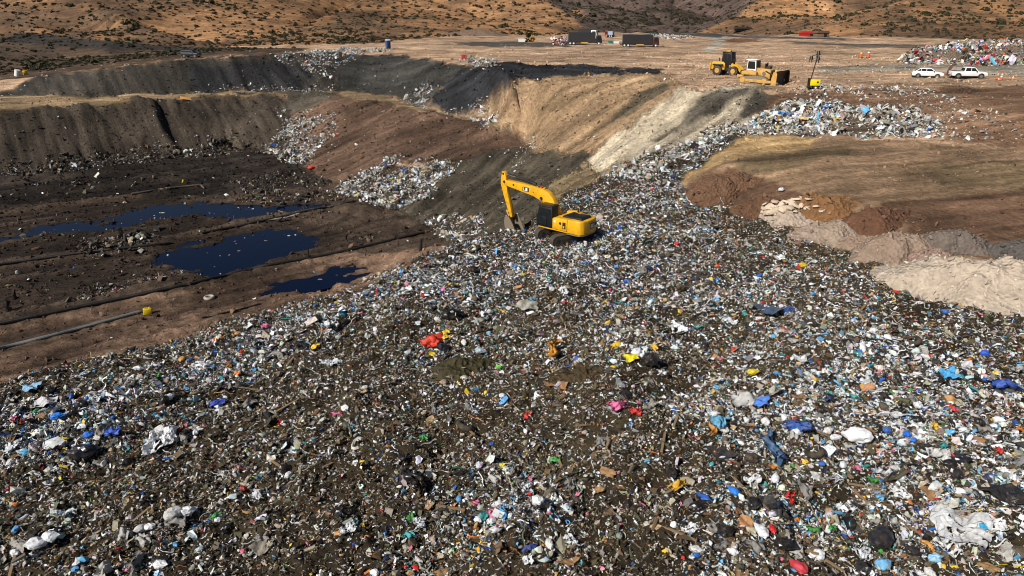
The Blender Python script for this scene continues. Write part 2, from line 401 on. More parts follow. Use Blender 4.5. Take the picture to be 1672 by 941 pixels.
# shape noise
bare = (~Zn['hill'] & ~Zn['deck'])
_su = X * np.cos(ANG) + Y * np.sin(ANG); _sv = -X * np.sin(ANG) + Y * np.cos(ANG)
_k = 1 + 0.55 * fbm(_su / 16, _sv / 1.5, 4, 221, 0.7) + 0.25 * fbm(_su / 5, _sv / 0.6, 2, 223)
COL = np.where(bare[..., None], COL * np.clip(_k, 0.35, 1.8)[..., None], COL)
dk = Zn['deck'].astype(float)
SU = X * np.cos(ANG) + Y * np.sin(ANG); SV = -X * np.sin(ANG) + Y * np.cos(ANG)
slope = np.zeros_like(Z)
for k in ('lowwall', 'upwall', 'upolive', 'upblack', 'tan', 'pale', 'spur', 'darkslope'): slope += Zn[k]
slope = np.clip(slope, 0, 1)
def blur(A, n):
    for _ in range(n):
        p = np.pad(A, 1, mode='edge'); A = 0.4 * A + 0.15 * (p[:-2, 1:-1] + p[2:, 1:-1] + p[1:-1, :-2] + p[1:-1, 2:])
    return A
slope = blur(slope, 6); dkb = blur(dk, 4)
near = RAD < 260
low = blur(Zn['lowwall'].astype(float), 8)
hillm = np.clip((RAD - 260) / 120, 0, 1)
Z = Z + 0.22 * fbm(X / 5, Y / 5, 4, 11) * np.clip(RAD / 60, 0.5, 2)
Z = Z + slope * (0.55 * fbm(SU / 14, SV / 1.9, 3, 21) + 0.34 * fbm(SU / 7, SV / 0.8, 2, 23))
Z = Z + low * (0.9 * fbm(SU / 16, SV / 4.2, 3, 31) + 0.4 * fbm(SU / 9, SV / 1.1, 2, 35) - 0.3 * np.abs(vnoise(SU / 20, SV / 3.0, 33)))
Z = Z + dkb * (0.7 * fbm(X / 7, Y / 7, 3, 41) + 0.30 * fbm(X / 1.6, Y / 1.6, 2, 43) + 0.20 * fbm(X / 0.5, Y / 0.5, 2, 45) + 0.16 * fbm(SU / 9, SV / 0.8, 2, 47))
Z = Z + hillm * (7.0 * fbm(X / 80, Y / 80, 5, 51, 0.55) - 7.0 * (1 - np.abs(vnoise(X / 70 + 0.3 * vnoise(X / 40, Y / 40, 3), Y / 160, 57))) ** 4) * np.clip((RAD - 260) / 200, 0, 1.5)
for px_, py_, r_, h_ in [(1450, 650, 4, .8), (1250, 690, 3.2, .9), (1000, 600, 3.2, .8), (520, 545, 4, .8), (700, 500, 4, .9), (1180, 520, 4.5, .8), (1560, 820, 3, .8), (1230, 850, 2.6, .7), (830, 830, 2.6, .5), (200, 690, 4, .7), (900, 470, 4, .7), (1380, 560, 4, .7), (1060, 400, 5, .8), (1020, 690, 3, .6)]:
    q_ = W(px_, py_, 0.3); dd_ = np.hypot(X - q_[0], Y - q_[1]) * (1 + 0.25 * vnoise(X / 2, Y / 2, 77)); Z = Z + dkb * h_ * np.exp(-(dd_ / r_) ** 2)
pitm = blur((Zn['pit']).astype(float), 3)
pitr = 0.26 * fbm(SU / 14, SV / 1.5, 3, 61) + 0.2 * fbm(X / 1.1, Y / 1.1, 2, 63)
# berms that cross the pit floor
def seg_dist(px_pts):
    best = np.full(X.shape, 1e9); pts = [W(x, y, FLOOR) for x, y in px_pts]
    for p, q in zip(pts[:-1], pts[1:]):
        d = q[:2] - p[:2]; L2 = (d ** 2).sum()
        t = np.clip(((X - p[0]) * d[0] + (Y - p[1]) * d[1]) / L2, 0, 1)
        best = np.minimum(best, np.hypot(X - p[0] - t * d[0], Y - p[1] - t * d[1]))
    return best
BERMS = [([(-300, 600), (0, 528), (300, 466), (480, 425), (690, 380)], 1.5, 0.75), ([(-300, 490), (0, 433), (240, 400), (330, 380), (500, 345), (590, 330)], 1.3, 0.6),
         ([(-300, 378), (0, 350), (200, 325), (335, 304)], 1.2, 0.5), ([(-300, 330), (0, 318), (200, 303), (320, 288)], 1.3, 0.5)]
for pts, w, h in BERMS:
    d = seg_dist(pts); pitr = pitr + h * np.exp(-(d / w) ** 2) - 0.25 * h * np.exp(-((d - 2.6 * w) / w) ** 2)
for ctr, rx, h in [((420, 305), 5, 0.9), ((560, 345), 5, 0.8), ((200, 400), 4, 0.6), ((270, 462), 4, 0.5), ((600, 360), 5, 0.8), ((120, 280), 6, .8)]:
    p = W(ctr[0], ctr[1], FLOOR); d = np.hypot(X - p[0], Y - p[1]); pitr = pitr + h * np.exp(-(d / rx) ** 2) * (1 + 0.6 * fbm(X / 1.5, Y / 1.5, 3, 71))
WATER_Z = FLOOR - 0.10
POOLM = np.zeros_like(Z)
for k, poly in POOL.items():
    m = in_poly(wx + 10 * fbm(SU / 4, SV / 1.2, 3, 67), wy + 4 * fbm(SU / 6, SV / 1.0, 3, 69), poly).astype(float)
    m = blur(m, 2)
    pitr = pitr * (1 - 0.25 * m) - (0.50 + 0.22 * fbm(SU / 5, SV / 1.3, 3, 65)) * m; POOLM = np.maximum(POOLM, blur(m, 6))
Z = Z + pitm * pitr
Z = np.where((pitm > 0.05) & (POOLM < 0.02), np.maximum(Z, WATER_Z + 0.03), Z)
wet = np.clip((0.34 - (Z - WATER_Z)) / 0.34, 0, 1) * pitm
COL = COL * (1 - 0.6 * wet[..., None])
_p = W(848, 377, -0.3); Z = Z - 1.0 * np.exp(-(((X - _p[0]) / 1.7) ** 2 + ((Y - _p[1]) / 2.2) ** 2))
SU = X * np.cos(ANG) + Y * np.sin(ANG); SV = -X * np.sin(ANG) + Y * np.cos(ANG)

def H(x, y):
    x = np.asarray(x, float); y = np.asarray(y, float)
    a = np.arctan2(x, y); r = np.log(np.maximum(np.hypot(x, y), 6.01))
    j = np.clip(np.searchsorted(az, a) - 1, 0, NAf - 2); v = np.clip((a - az[j]) / (az[j + 1] - az[j]), 0, 1)
    fi = (r - lr[0]) / 0.0052; i = np.clip(np.floor(fi).astype(int), 0, NRf - 2); u = np.clip(fi - i, 0, 1)
    return (Z[i, j] * (1 - u) + Z[i + 1, j] * u) * (1 - v) + (Z[i, j + 1] * (1 - u) + Z[i + 1, j + 1] * u) * v
_ts = np.exp(np.linspace(math.log(8), math.log(1400), 2500))
def G(px, py):
    """ground point seen at a photo pixel"""
    d = ray(px, py)
    zz = CAM_Z + d[2] * _ts; hh = H(d[0] * _ts, d[1] * _ts)
    k = np.argmax(zz < hh)
    if not (zz < hh).any(): k = len(_ts) - 1
    lo, hi = _ts[max(k - 1, 0)], _ts[k]
    for _ in range(12):
        t = (lo + hi) / 2
        if CAM_Z + d[2] * t < H(d[0] * t, d[1] * t): hi = t
        else: lo = t
    return Vector((d[0] * hi, d[1] * hi, float(H(d[0] * hi, d[1] * hi))))

def soil_material(name, hill=False):
    m, nt, b = mat_base(name)
    N = nt.nodes; L = nt.links
    at = N.new("ShaderNodeAttribute"); at.attribute_name = "col"
    su = N.new("ShaderNodeAttribute"); su.attribute_name = "su"
    sv = N.new("ShaderNodeAttribute"); sv.attribute_name = "sv"
    geo = N.new("ShaderNodeNewGeometry")
    def noise(vec, scale, detail=6, rough=0.6):
        n = N.new("ShaderNodeTexNoise"); n.inputs["Scale"].default_value = scale; n.inputs["Detail"].default_value = detail
        n.inputs["Roughness"].default_value = rough; L.new(vec, n.inputs["Vector"]); return n.outputs["Fac"]
    def mr(x, a, c, lo, hi):
        r = N.new("ShaderNodeMapRange"); r.inputs["From Min"].default_value = a; r.inputs["From Max"].default_value = c
        r.inputs["To Min"].default_value = lo; r.inputs["To Max"].default_value = hi; L.new(x, r.inputs["Value"]); return r.outputs[0]
    def math2(op, x, y):
        k = N.new("ShaderNodeMath"); k.operation = op
        for i, v in enumerate((x, y)):
            if hasattr(v, 'links'): L.new(v, k.inputs[i])
            else: k.inputs[i].default_value = v
        return k.outputs[0]
    cmb = N.new("ShaderNodeCombineXYZ")
    L.new(math2('MULTIPLY', su.outputs["Fac"], 0.07), cmb.inputs[0]); L.new(sv.outputs["Fac"], cmb.inputs[1])
    st = noise(cmb.outputs[0], 0.55, 8, 0.62)
    fine = noise(geo.outputs["Position"], 1.6 if not hill else 0.15, 10, 0.68)
    broad = noise(geo.outputs["Position"], 0.09 if not hill else 0.012, 5, 0.55)
    f = math2('MULTIPLY', mr(st, 0.3, 0.7, 0.52, 1.42), mr(fine, 0.25, 0.75, 0.5, 1.45))
    f = math2('MULTIPLY', f, mr(broad, 0.3, 0.7, 0.66, 1.26))
    cl = noise(geo.outputs["Position"], 3.4 if not hill else 0.5, 3, 0.5)
    f = math2('MULTIPLY', f, mr(cl, 0.60, 0.70, 1.0, 0.55)); f = math2('MULTIPLY', f, mr(cl, 0.30, 0.38, 1.35, 1.0))
    mx = N.new("ShaderNodeVectorMath"); mx.operation = 'SCALE'
    L.new(at.outputs["Color"], mx.inputs[0]); L.new(f, mx.inputs["Scale"])
    L.new(mx.outputs[0], b.inputs["Base Color"])
    b.inputs["Roughness"].default_value = 0.95; b.inputs["Specular IOR Level"].default_value = 0.15
    bp = N.new("ShaderNodeBump"); bp.inputs["Strength"].default_value = 0.9; bp.inputs["Distance"].default_value = 0.35 if not hill else 1.2
    hh = math2('ADD', math2('MULTIPLY', st, 0.8), fine)
    L.new(hh, bp.inputs["Height"]); L.new(bp.outputs[0], b.inputs["Normal"])
    return m
M_soil = soil_material("soil"); M_hill = soil_material("hill_soil", True)
def grid_mesh(name, i0, i1):
    nr = i1 - i0
    V = np.stack([X[i0:i1], Y[i0:i1], Z[i0:i1]], -1).reshape(-1, 3)
    idx = np.arange(nr * NAf).reshape(nr, NAf)
    Q = np.stack([idx[:-1, :-1], idx[:-1, 1:], idx[1:, 1:], idx[1:, :-1]], -1).reshape(-1, 4)
    Q = Q[:, ::-1]
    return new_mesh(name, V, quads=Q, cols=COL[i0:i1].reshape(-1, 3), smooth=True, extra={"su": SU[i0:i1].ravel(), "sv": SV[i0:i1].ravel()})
I_H = int((math.log(300) - lr[0]) / 0.0052)
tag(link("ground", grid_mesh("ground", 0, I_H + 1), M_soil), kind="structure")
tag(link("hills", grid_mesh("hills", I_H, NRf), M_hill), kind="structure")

# leachate pools
def water_material():
    m, nt, b = mat_base("leachate")
    b.inputs["Base Color"].default_value = (0.0002, 0.0024, 0.017, 1)
    b.inputs["Roughness"].default_value = 0.12; b.inputs["IOR"].default_value = 1.33
    b.inputs["Specular IOR Level"].default_value = 0.22
    tc = nt.nodes.new("ShaderNodeNewGeometry"); n = nt.nodes.new("ShaderNodeTexNoise"); n.inputs["Scale"].default_value = 1.2; n.inputs["Detail"].default_value = 4
    nt.links.new(tc.outputs["Position"], n.inputs["Vector"])
    bp = nt.nodes.new("ShaderNodeBump"); bp.inputs["Strength"].default_value = 0.06; bp.inputs["Distance"].default_value = 0.1
    nt.links.new(n.outputs["Fac"], bp.inputs["Height"]); nt.links.new(bp.outputs[0], b.inputs["Normal"])
    return m
M_water = water_material()
bm = bmesh.new()
f = bm.faces.new([bm.verts.new(tuple(W(x, y, WATER_Z))) for x, y in [(-700, 480), (-350, 520), (200, 460), (420, 500), (720, 425), (700, 380), (600, 318), (330, 312), (0, 370), (-700, 420)]])
f.normal_update()
if f.normal.z < 0: f.normal_flip()
bmesh.ops.triangulate(bm, faces=bm.faces[:])
me = bpy.data.meshes.new("water"); bm.to_mesh(me); bm.free()
tag(link("water", me, M_water), kind="structure")
# ------------------------------------------------------------------ loose refuse (countless small pieces)
def t_sheet(n, seed, amp):
    r = np.random.default_rng(seed)
    g = np.linspace(-0.5, 0.5, n)
    gx, gy = np.meshgrid(g, g)
    gz = amp * r.normal(size=gx.shape) * 0.5 + amp * np.sin(gx * r.uniform(2, 6) + r.uniform(0, 6)) * 0.5
    gx = gx + r.normal(size=gx.shape) * 0.09; gy = gy + r.normal(size=gx.shape) * 0.09
    keep = r.uniform(size=(n - 1, n - 1)) > 0.12
    V = np.stack([gx, gy * r.uniform(0.5, 1), gz], -1).reshape(-1, 3)
    idx = np.arange(n * n).reshape(n, n)
    Q = np.stack([idx[:-1, :-1], idx[:-1, 1:], idx[1:, 1:], idx[1:, :-1]], -1)[keep].reshape(-1, 4)
    return V, Q
def t_ribbon(seed, seg=7):
    r = np.random.default_rng(seed)
    a = r.uniform(1.5, 4.5); w = r.uniform(0.06, 0.16); tw = r.uniform(-1.5, 1.5)
    V = []
    for i in range(seg + 1):
        t = i / seg; an = a * (t - 0.5)
        px_, py_ = math.sin(an) * 0.9 / max(a, 1) * 1.6, (1 - math.cos(an)) * 0.5
        z = 0.12 * math.sin(t * 5 + seed)
        up = np.array([0.3 * math.sin(tw * t), 0.3 * math.cos(an + tw), 1.0]); up /= np.linalg.norm(up)
        V.append(np.array([px_, py_, z]) - up * w); V.append(np.array([px_, py_, z]) + up * w)
    Q = [[2 * i, 2 * i + 1, 2 * i + 3, 2 * i + 2] for i in range(seg)]
    return np.array(V), np.array(Q)
def t_blob(seed, sub=1):
    r = np.random.default_rng(seed)
    bm = bmesh.new(); bmesh.ops.create_icosphere(bm, subdivisions=sub, radius=0.5)
    V = np.array([v.co[:] for v in bm.verts]); T = np.array([[v.index for v in f.verts] for f in bm.faces]); bm.free()
    V = V * (1 + 0.25 * r.normal(size=(len(V), 1))) * np.array([1, r.uniform(0.5, 0.9), r.uniform(0.35, 0.7)])
    return V, T
def t_tube(seed, n=6):
    r = np.random.default_rng(seed); V = []
    prof = [(-0.5, 0.10), (-0.47, 0.17), (0.15, 0.17), (0.34, 0.06), (0.5, 0.06)] if seed % 2 else [(-0.5, 0.2), (-0.1, 0.17), (0.0, 0.19), (0.4, 0.2), (0.5, 0.2)]
    for x, rr in prof:
        for k in range(n): V.append((x, rr * math.cos(2 * math.pi * k / n), rr * math.sin(2 * math.pi * k / n)))
    V.append((-0.5, 0, 0)); V.append((0.5, 0, 0))
    m = len(prof)
    Q = [[i * n + k, i * n + (k + 1) % n, (i + 1) * n + (k + 1) % n, (i + 1) * n + k] for i in range(m - 1) for k in range(n)]
    Q += [[m * n, (k + 1) % n, k, k] for k in range(0)]
    return np.array(V), np.array(Q)
def t_board(seed):
    r = np.random.default_rng(seed); w, h = r.uniform(0.15, 0.8), r.uniform(0.02, 0.12); s = r.normal(size=(8, 3)) * 0.03
    V = np.array([(x, y, z) for x in (-.5, .5) for y in (-w / 2, w / 2) for z in (-h, h)]) + s
    Q = np.array([[0, 1, 3, 2], [4, 6, 7, 5], [0, 4, 5, 1], [2, 3, 7, 6], [0, 2, 6, 4], [1, 5, 7, 3]])
    return V, Q
def t_ring(seed, n=9, m=4):
    r = np.random.default_rng(seed); rr = r.uniform(0.06, 0.13); V = []; arc = n if seed % 3 == 0 else n - 1
    for i in range(n):
        a = 2 * math.pi * i / n
        for k in range(m):
            b = 2 * math.pi * k / m; q = 0.4 + rr * math.cos(b)
            V.append((q * math.cos(a), q * math.sin(a) * 0.8, rr * math.sin(b) + 0.1 * math.sin(a * 2 + seed)))
    Q = [[i * m + k, ((i + 1) % n) * m + k, ((i + 1) % n) * m + (k + 1) % m, i * m + (k + 1) % m] for i in range(arc) for k in range(m)]
    return np.array(V), np.array(Q)
TPL = []
for s in range(7): TPL.append(('q', *t_sheet(3, 100 + s, 0.25), 0.16 / 7))
for s in range(5): TPL.append(('q', *t_sheet(4, 120 + s, 0.28), 0.10 / 5))
for s in range(7): TPL.append(('q', *t_ribbon(140 + s), 0.30 / 7))
for s in range(5): TPL.append(('t', *t_blob(160 + s, 1), 0.24 / 5))
for s in range(3): TPL.append(('q', *t_tube(180 + s), 0.07 / 3))
for s in range(4): TPL.append(('q', *t_board(200 + s), 0.06 / 4))
for s in range(3): TPL.append(('q', *t_ring(220 + s), 0.08 / 3))
def t_strand(seed, seg=9):
    q = np.random.default_rng(seed); w = 0.022; V = []; a = 0.0; p = np.array([-0.3, 0.0, 0.0])
    for i in range(seg + 1):
        V.append(p + [0, 0, -w]); V.append(p + [w * math.sin(a) * 1.2, -w * math.cos(a) * 1.2, w * 1.2])
        a += q.normal() * 0.55 + 0.12 * (seed % 3 - 1); p = p + 0.11 * np.array([math.cos(a), math.sin(a), 0.35 * math.sin(i * 1.1 + seed)])
    return np.array(V), np.array([[2 * i, 2 * i + 1, 2 * i + 3, 2 * i + 2] for i in range(seg)])
for s in range(4): TPL.append(('q', *t_strand(240 + s), 0.10 / 4))

PAL = {
 'white': (230, 235, 240), 'offwhite': (206, 202, 192), 'beige': (168, 156, 136), 'grey': (140, 138, 132), 'dirt': (96, 82, 62), 'olive': (84, 80, 58), 'brown': (112, 84, 58),
 'black': (26, 26, 28), 'char': (56, 54, 52), 'blue': (34, 96, 190), 'sky': (96, 168, 214), 'teal': (52, 150, 150), 'yellow': (226, 184, 48), 'orange': (214, 122, 52),
 'red': (190, 44, 40), 'pink': (222, 120, 146), 'green': (72, 142, 66), 'tan': (186, 140, 92), 'navy': (36, 48, 84)}
PK = list(PAL); PV = np.array([lin(PAL[k]) for k in PK])
def mix(**kw):
    w = np.array([kw.get(k, 0.0) for k in PK], float); return w / w.sum()
MIX_RICH = mix(white=30, offwhite=16, beige=9, grey=7, dirt=9, olive=4, brown=3, black=15, char=9, blue=2.4, sky=5.5, teal=1.0, yellow=1.4, orange=1.0, red=1.2, pink=.7, green=.7, tan=1.6, navy=1.6)
MIX_SOIL = mix(white=9, offwhite=11, beige=13, grey=6, dirt=26, olive=12, brown=8, black=6, char=6, blue=.4, sky=.4, teal=.2, yellow=.5, orange=.35, red=.4, pink=.2, green=.2, tan=2, navy=.4)
MIX_PALE = mix(white=20, offwhite=26, beige=18, grey=18, dirt=6, black=6, char=4, blue=.6, sky=1.0, red=.35, yellow=.25, orange=.3, tan=1)
MIX_SCRAP = mix(white=12, offwhite=14, beige=12, grey=18, dirt=5, brown=6, black=10, char=10, blue=1.4, sky=2, teal=1, yellow=2, orange=2, red=5, pink=2.5, green=1, tan=4)

class Litter:
    def __init__(s): s.V = []; s.Q = []; s.T = []; s.Ccol = []; s.n = 0
    def add(s, P, size, col, yaw, tilt, sink=0.15, kinds=None, rng=RNG):
        N = len(P)
        if N == 0: return
        pr = np.array([t[3] for t in TPL]); 
        if kinds is not None: pr = pr * np.array(kinds)
        pick = rng.choice(len(TPL), size=N, p=pr / pr.sum())
        for ti, (kind, V, Fc, _) in enumerate(TPL):
            m = np.where(pick == ti)[0]
            if len(m) == 0: continue
            n = len(m)
            cy, sy = np.cos(yaw[m]), np.sin(yaw[m])
            ax = rng.normal(size=n) * tilt[m]; ay = rng.normal(size=n) * tilt[m]
            sc = size[m][:, None] * rng.uniform(0.75, 1.25, (n, 3))
            v = V[None] * sc[:, None, :]
            x, y, z = v[..., 0], v[..., 1], v[..., 2]
            c, s_ = np.cos(ax)[:, None], np.sin(ax)[:, None]; y, z = y * c - z * s_, y * s_ + z * c
            c, s_ = np.cos(ay)[:, None], np.sin(ay)[:, None]; x, z = x * c + z * s_, -x * s_ + z * c
            x, y = x * cy[:, None] - y * sy[:, None], x * sy[:, None] + y * cy[:, None]
            zmin = z.min(1, keepdims=True)
            zz = z - zmin * (1 - sink) - 0.02
            w = np.stack([x + P[m][:, None, 0], y + P[m][:, None, 1], zz + P[m][:, None, 2]], -1)
            nv = V.shape[0]
            off = s.n + np.arange(n) * nv
            f = (Fc[None] + off[:, None, None]).reshape(-1, Fc.shape[1])
            (s.Q if kind == 'q' else s.T).append(f)
            s.V.append(w.reshape(-1, 3)); s.Ccol.append(np.repeat(col[m], nv, 0)); s.n += n * nv
    def build(s, name, mat):
        V = np.concatenate(s.V); Q = np.concatenate(s.Q) if s.Q else None; T = np.concatenate(s.T) if s.T else None
        return link(name, new_mesh(name, V, Q, T, np.concatenate(s.Ccol)), mat)

def litter_material():
    m, nt, b = mat_base("litter"); N = nt.nodes; L = nt.links
    at = N.new("ShaderNodeAttribute"); at.attribute_name = "col"
    g = N.new("ShaderNodeNewGeometry"); n = N.new("ShaderNodeTexNoise"); n.inputs["Scale"].default_value = 7; n.inputs["Detail"].default_value = 4
    L.new(g.outputs["Position"], n.inputs["Vector"])
    r = N.new("ShaderNodeMapRange"); r.inputs["From Min"].default_value = 0.45; r.inputs["From Max"].default_value = 0.8; r.inputs["To Max"].default_value = 0.6
    L.new(n.outputs["Fac"], r.inputs["Value"])
    mx = N.new("ShaderNodeMix"); mx.data_type = 'RGBA'; L.new(r.outputs[0], mx.inputs["Factor"]); L.new(at.outputs["Color"], mx.inputs["A"])
    mx.inputs["B"].default_value = (*lin((92, 76, 56)), 1)
    L.new(mx.outputs["Result"], b.inputs["Base Color"]); b.inputs["Roughness"].default_value = 0.62; b.inputs["Specular IOR Level"].default_value = 0.3
    return m
M_litter = litter_material()

# cell areas for sampling
dr = np.exp(LR) * 0.0052
daz = np.gradient(az)[None, :] * np.exp(LR)
AREA = dr * daz
INVIEW = np.where(np.abs(AZ) < R(47), 1.0, 0.6) * (np.abs(AZ) < R(62)) * (RAD > 12)
rich = np.zeros_like(Z)
for (cx, cy, rx, ry, h, an) in [(110, 690, 260, 70, 1.6, -18), (420, 572, 240, 42, 1.35, -20), (640, 487, 160, 42, 1.25, -22), (1500, 690, 300, 150, 1.35, 8), (1600, 850, 160, 110, 1.35, 0), (1250, 845, 150, 70, 1.25, 0), (1220, 700, 130, 70, 1.2, 0), (820, 840, 120, 50, 1.15, 0), (150, 670, 330, 62, 1.2, -20), (90, 700, 150, 50, .7, -15), (520, 540, 260, 60, .8, -25), (780, 470, 240, 80, 1.1, -10), (1000, 400, 200, 90, 1.05, 0), (1100, 300, 120, 60, 1.25, -20),
        (1450, 650, 330, 190, .95, 10), (1250, 690, 150, 90, .9, 0), (1550, 830, 230, 150, 1.0, 10), (1250, 850, 170, 90, .9, 0), (800, 830, 150, 70, .8, 0), (1180, 480, 250, 80, .75, 0),
        (430, 760, 160, 40, .5, -20), (720, 590, 120, 50, .7, 0), (1020, 590, 160, 70, .7, 0), (250, 850, 200, 40, .35, -15), (600, 880, 120, 60, .4, 0), (1000, 700, 160, 60, .3, 0), (60, 880, 120, 60, .4, 0), (1560, 560, 160, 60, .7, 20)]:
    c, s_ = math.cos(R(an)), math.sin(R(an)); dx, dy = PX - cx, PY - cy
    u = (dx * c + dy * s_) / rx; v = (-dx * s_ + dy * c) / ry
    rich = np.maximum(rich, h * np.exp(-(u * u + v * v)))
rich = rich * (0.78 + 0.5 * fbm(X / 2.2, Y / 2.2, 2, 85))
rich = np.clip(rich * 1.08 + 0.26 * fbm(X / 4.5, Y / 4.5, 3, 81) + 0.22 * fbm((X + Y) / 9, (X - Y) / 2.2, 3, 83) - 0.06, 0, 1.5)
deckd = blur(Zn['deck'].astype(float), 1) * (np.exp(LR) < 130)
def sample(D, rng=RNG):
    lam = np.clip(D * AREA, 0, None) * INVIEW
    n = rng.poisson(lam)
    ii, jj = np.nonzero(n); k = n[ii, jj]
    ii = np.repeat(ii, k); jj = np.repeat(jj, k)
    r = np.exp(lr[ii] + rng.uniform(-.5, .5, len(ii)) * 0.0052); a = az[jj] + rng.uniform(-.5, .5, len(ii)) * np.gradient(az)[jj]
    x = r * np.sin(a); y = r * np.cos(a)
    return np.stack([x, y, H(x, y)], -1), ii, jj
def pick_cols(mixes, rng=RNG):
    cum = np.cumsum(mixes, 1); u = rng.uniform(size=(len(mixes), 1))
    k = np.minimum((u > cum).sum(1), len(PK) - 1)
    c = PV[k] * rng.uniform(0.72, 1.18, (len(k), 1)) 
    return np.clip(c * (1 + 0.06 * rng.normal(size=c.shape)), 0.004, 0.86)

LT = Litter()
# the refuse deck: fine bits first, then ordinary pieces, then a few larger ones
def deck_pass(D, smin, smed, ssig, smax, soilw, tl, sink, kinds=None):
    P, ii, jj = sample(D)
    rv = rich[ii, jj]
    w = np.clip(rv * soilw, 0, 1)[:, None]
    col = pick_cols(MIX_RICH[None] * w + MIX_SOIL[None] * (1 - w))
    size = np.clip(smed * np.exp(RNG.normal(size=len(P)) * ssig), smin, smax)
    yaw0 = np.where(P[:, 0] < 8, 0.6, -0.35); yaw = yaw0 + RNG.normal(size=len(P)) * 0.75
    LT.add(P, size, col, yaw, np.full(len(P), tl), sink, kinds)
    return len(P)
nearf = np.clip(48 / RAD, 0.45, 1.5)
furrow = np.clip(1 + 1.1 * fbm(SU / 7, SV / 0.8, 3, 87), 0.25, 2.2)
n1 = deck_pass(deckd * (62 + 36 * rich) * furrow * nearf ** 1.3, 0.05, 0.105, 0.42, 0.3, 1.0, 0.55, 0.2)
n2 = deck_pass(deckd * (4.5 + 25 * rich) * furrow * nearf ** 0.6, 0.09, 0.185, 0.42, 0.55, 1.0, 0.6, 0.3)
n3 = deck_pass(deckd * (0.12 + 2.3 * rich ** 1.6), 0.25, 0.38, 0.35, 0.9, 1.0, 0.35, 0.35)
only = [0] * len(TPL); only[-1] = only[-2] = only[-3] = only[-4] = 1
n4 = deck_pass(deckd * (4 + 10 * rich) * nearf ** 0.5, 0.25, 0.5, 0.4, 1.3, 0.8, 0.5, 0.25, only)
tag(LT.build("litter", M_litter), kind="stuff", label="loose mixed household refuse spread over the landfill deck", group="loose refuse")

# spills on the slopes, at their feet and along the crests
def px_poly_d(poly, d, nz=0.9, sc=3.0):
    m = blur(in_poly(wx, wy, poly).astype(float), 1)
    return m * d * np.clip(1 + nz * 2 * fbm(X / sc, Y / sc, 3, 91), 0, 3)
SPILL = [
 (scrap_px, 9, 0.5, 1.0), ([(985, 292), (1000, 268), (1100, 235), (1190, 200), (1215, 205), (1200, 226), (1110, 262), (1060, 295)], 7, 0.5, 1),
 ([(545, 312), (600, 275), (640, 256), (700, 262), (745, 264), (740, 285), (720, 310), (690, 330), (650, 345), (600, 335)], 6, 0.5, 1),
 ([(430, 240), (470, 205), (500, 185), (545, 190), (550, 210), (520, 240), (505, 270), (460, 262)], 5, 0.55, 1),
 ([(452, 175), (470, 180), (475, 205), (455, 200)], 2.5, .5, 1),
 ([(440, 92), (520, 84), (570, 80), (572, 92), (545, 120), (545, 148), (500, 148), (505, 120), (480, 105)], 2.2, .55, 1.6), ([(310, 148), (400, 142), (520, 140), (545, 149), (440, 149), (310, 152)], 1.4, .4, 1.2),
 ([(655, 160), (690, 140), (710, 143), (690, 172), (700, 182), (670, 172)], 4, .5, 1), ([(730, 182), (800, 160), (805, 175), (820, 200), (845, 205), (850, 218), (800, 205), (745, 195)], 4, .5, 1),
 ([(830, 262), (870, 225), (875, 245), (840, 280)], 2, .4, 1), ([(690, 345), (720, 350), (760, 360), (790, 350), (790, 372), (745, 395), (700, 378)], 4.5, .45, 1),
 ([(0, 264), (120, 262), (240, 246), (250, 180), (270, 200), (300, 225), (380, 232), (380, 250), (250, 256), (130, 274), (0, 284)], 0.7, .36, 1.1),
 ([(756, 95), (815, 98), (815, 108), (760, 110)], 4, .5, 1), ([(600, 78), (640, 84), (570, 90), (540, 84)], 1.5, .5, 1),
 ([(480, 305), (620, 318), (620, 330), (500, 332), (400, 330), (395, 312)], 1.2, 0.35, .6), ([(150, 470), (270, 450), (330, 448), (300, 465), (150, 500), (100, 510)], 3.0, .4, .5), ([(140, 400), (230, 388), (260, 395), (240, 412), (140, 425)], 2.5, .4, .4),
 ([(1320, 140), (1500, 140), (1672, 200), (1672, 238), (1540, 228), (1530, 195), (1400, 170)], 1.0, .35, 1), ([(1270, 150), (1340, 140), (1400, 148), (1380, 165), (1290, 160)], 1.2, .4, 1),
 ([(1050, 55), (1130, 57), (1130, 64), (1060, 64)], .5, .8, 1.2), ([(1130, 60), (1110, 66), (1060, 66)], .3, .8, 1)]
LS = Litter()
for poly, d, sz, pale in SPILL:
    P, ii, jj = sample(px_poly_d(poly, d * 2.3))
    if len(P) == 0: continue
    if pale >= 1: col = pick_cols(np.repeat(MIX_PALE[None], len(P), 0))
    else: col = pick_cols(np.repeat(MIX_SOIL[None], len(P), 0)) * pale
    size = np.clip(0.62 * sz * np.exp(RNG.normal(size=len(P)) * 0.5), 0.12, 0.85)
    LS.add(P, size, col, RNG.uniform(0, 6.28, len(P)), np.full(len(P), 0.6), 0.25)
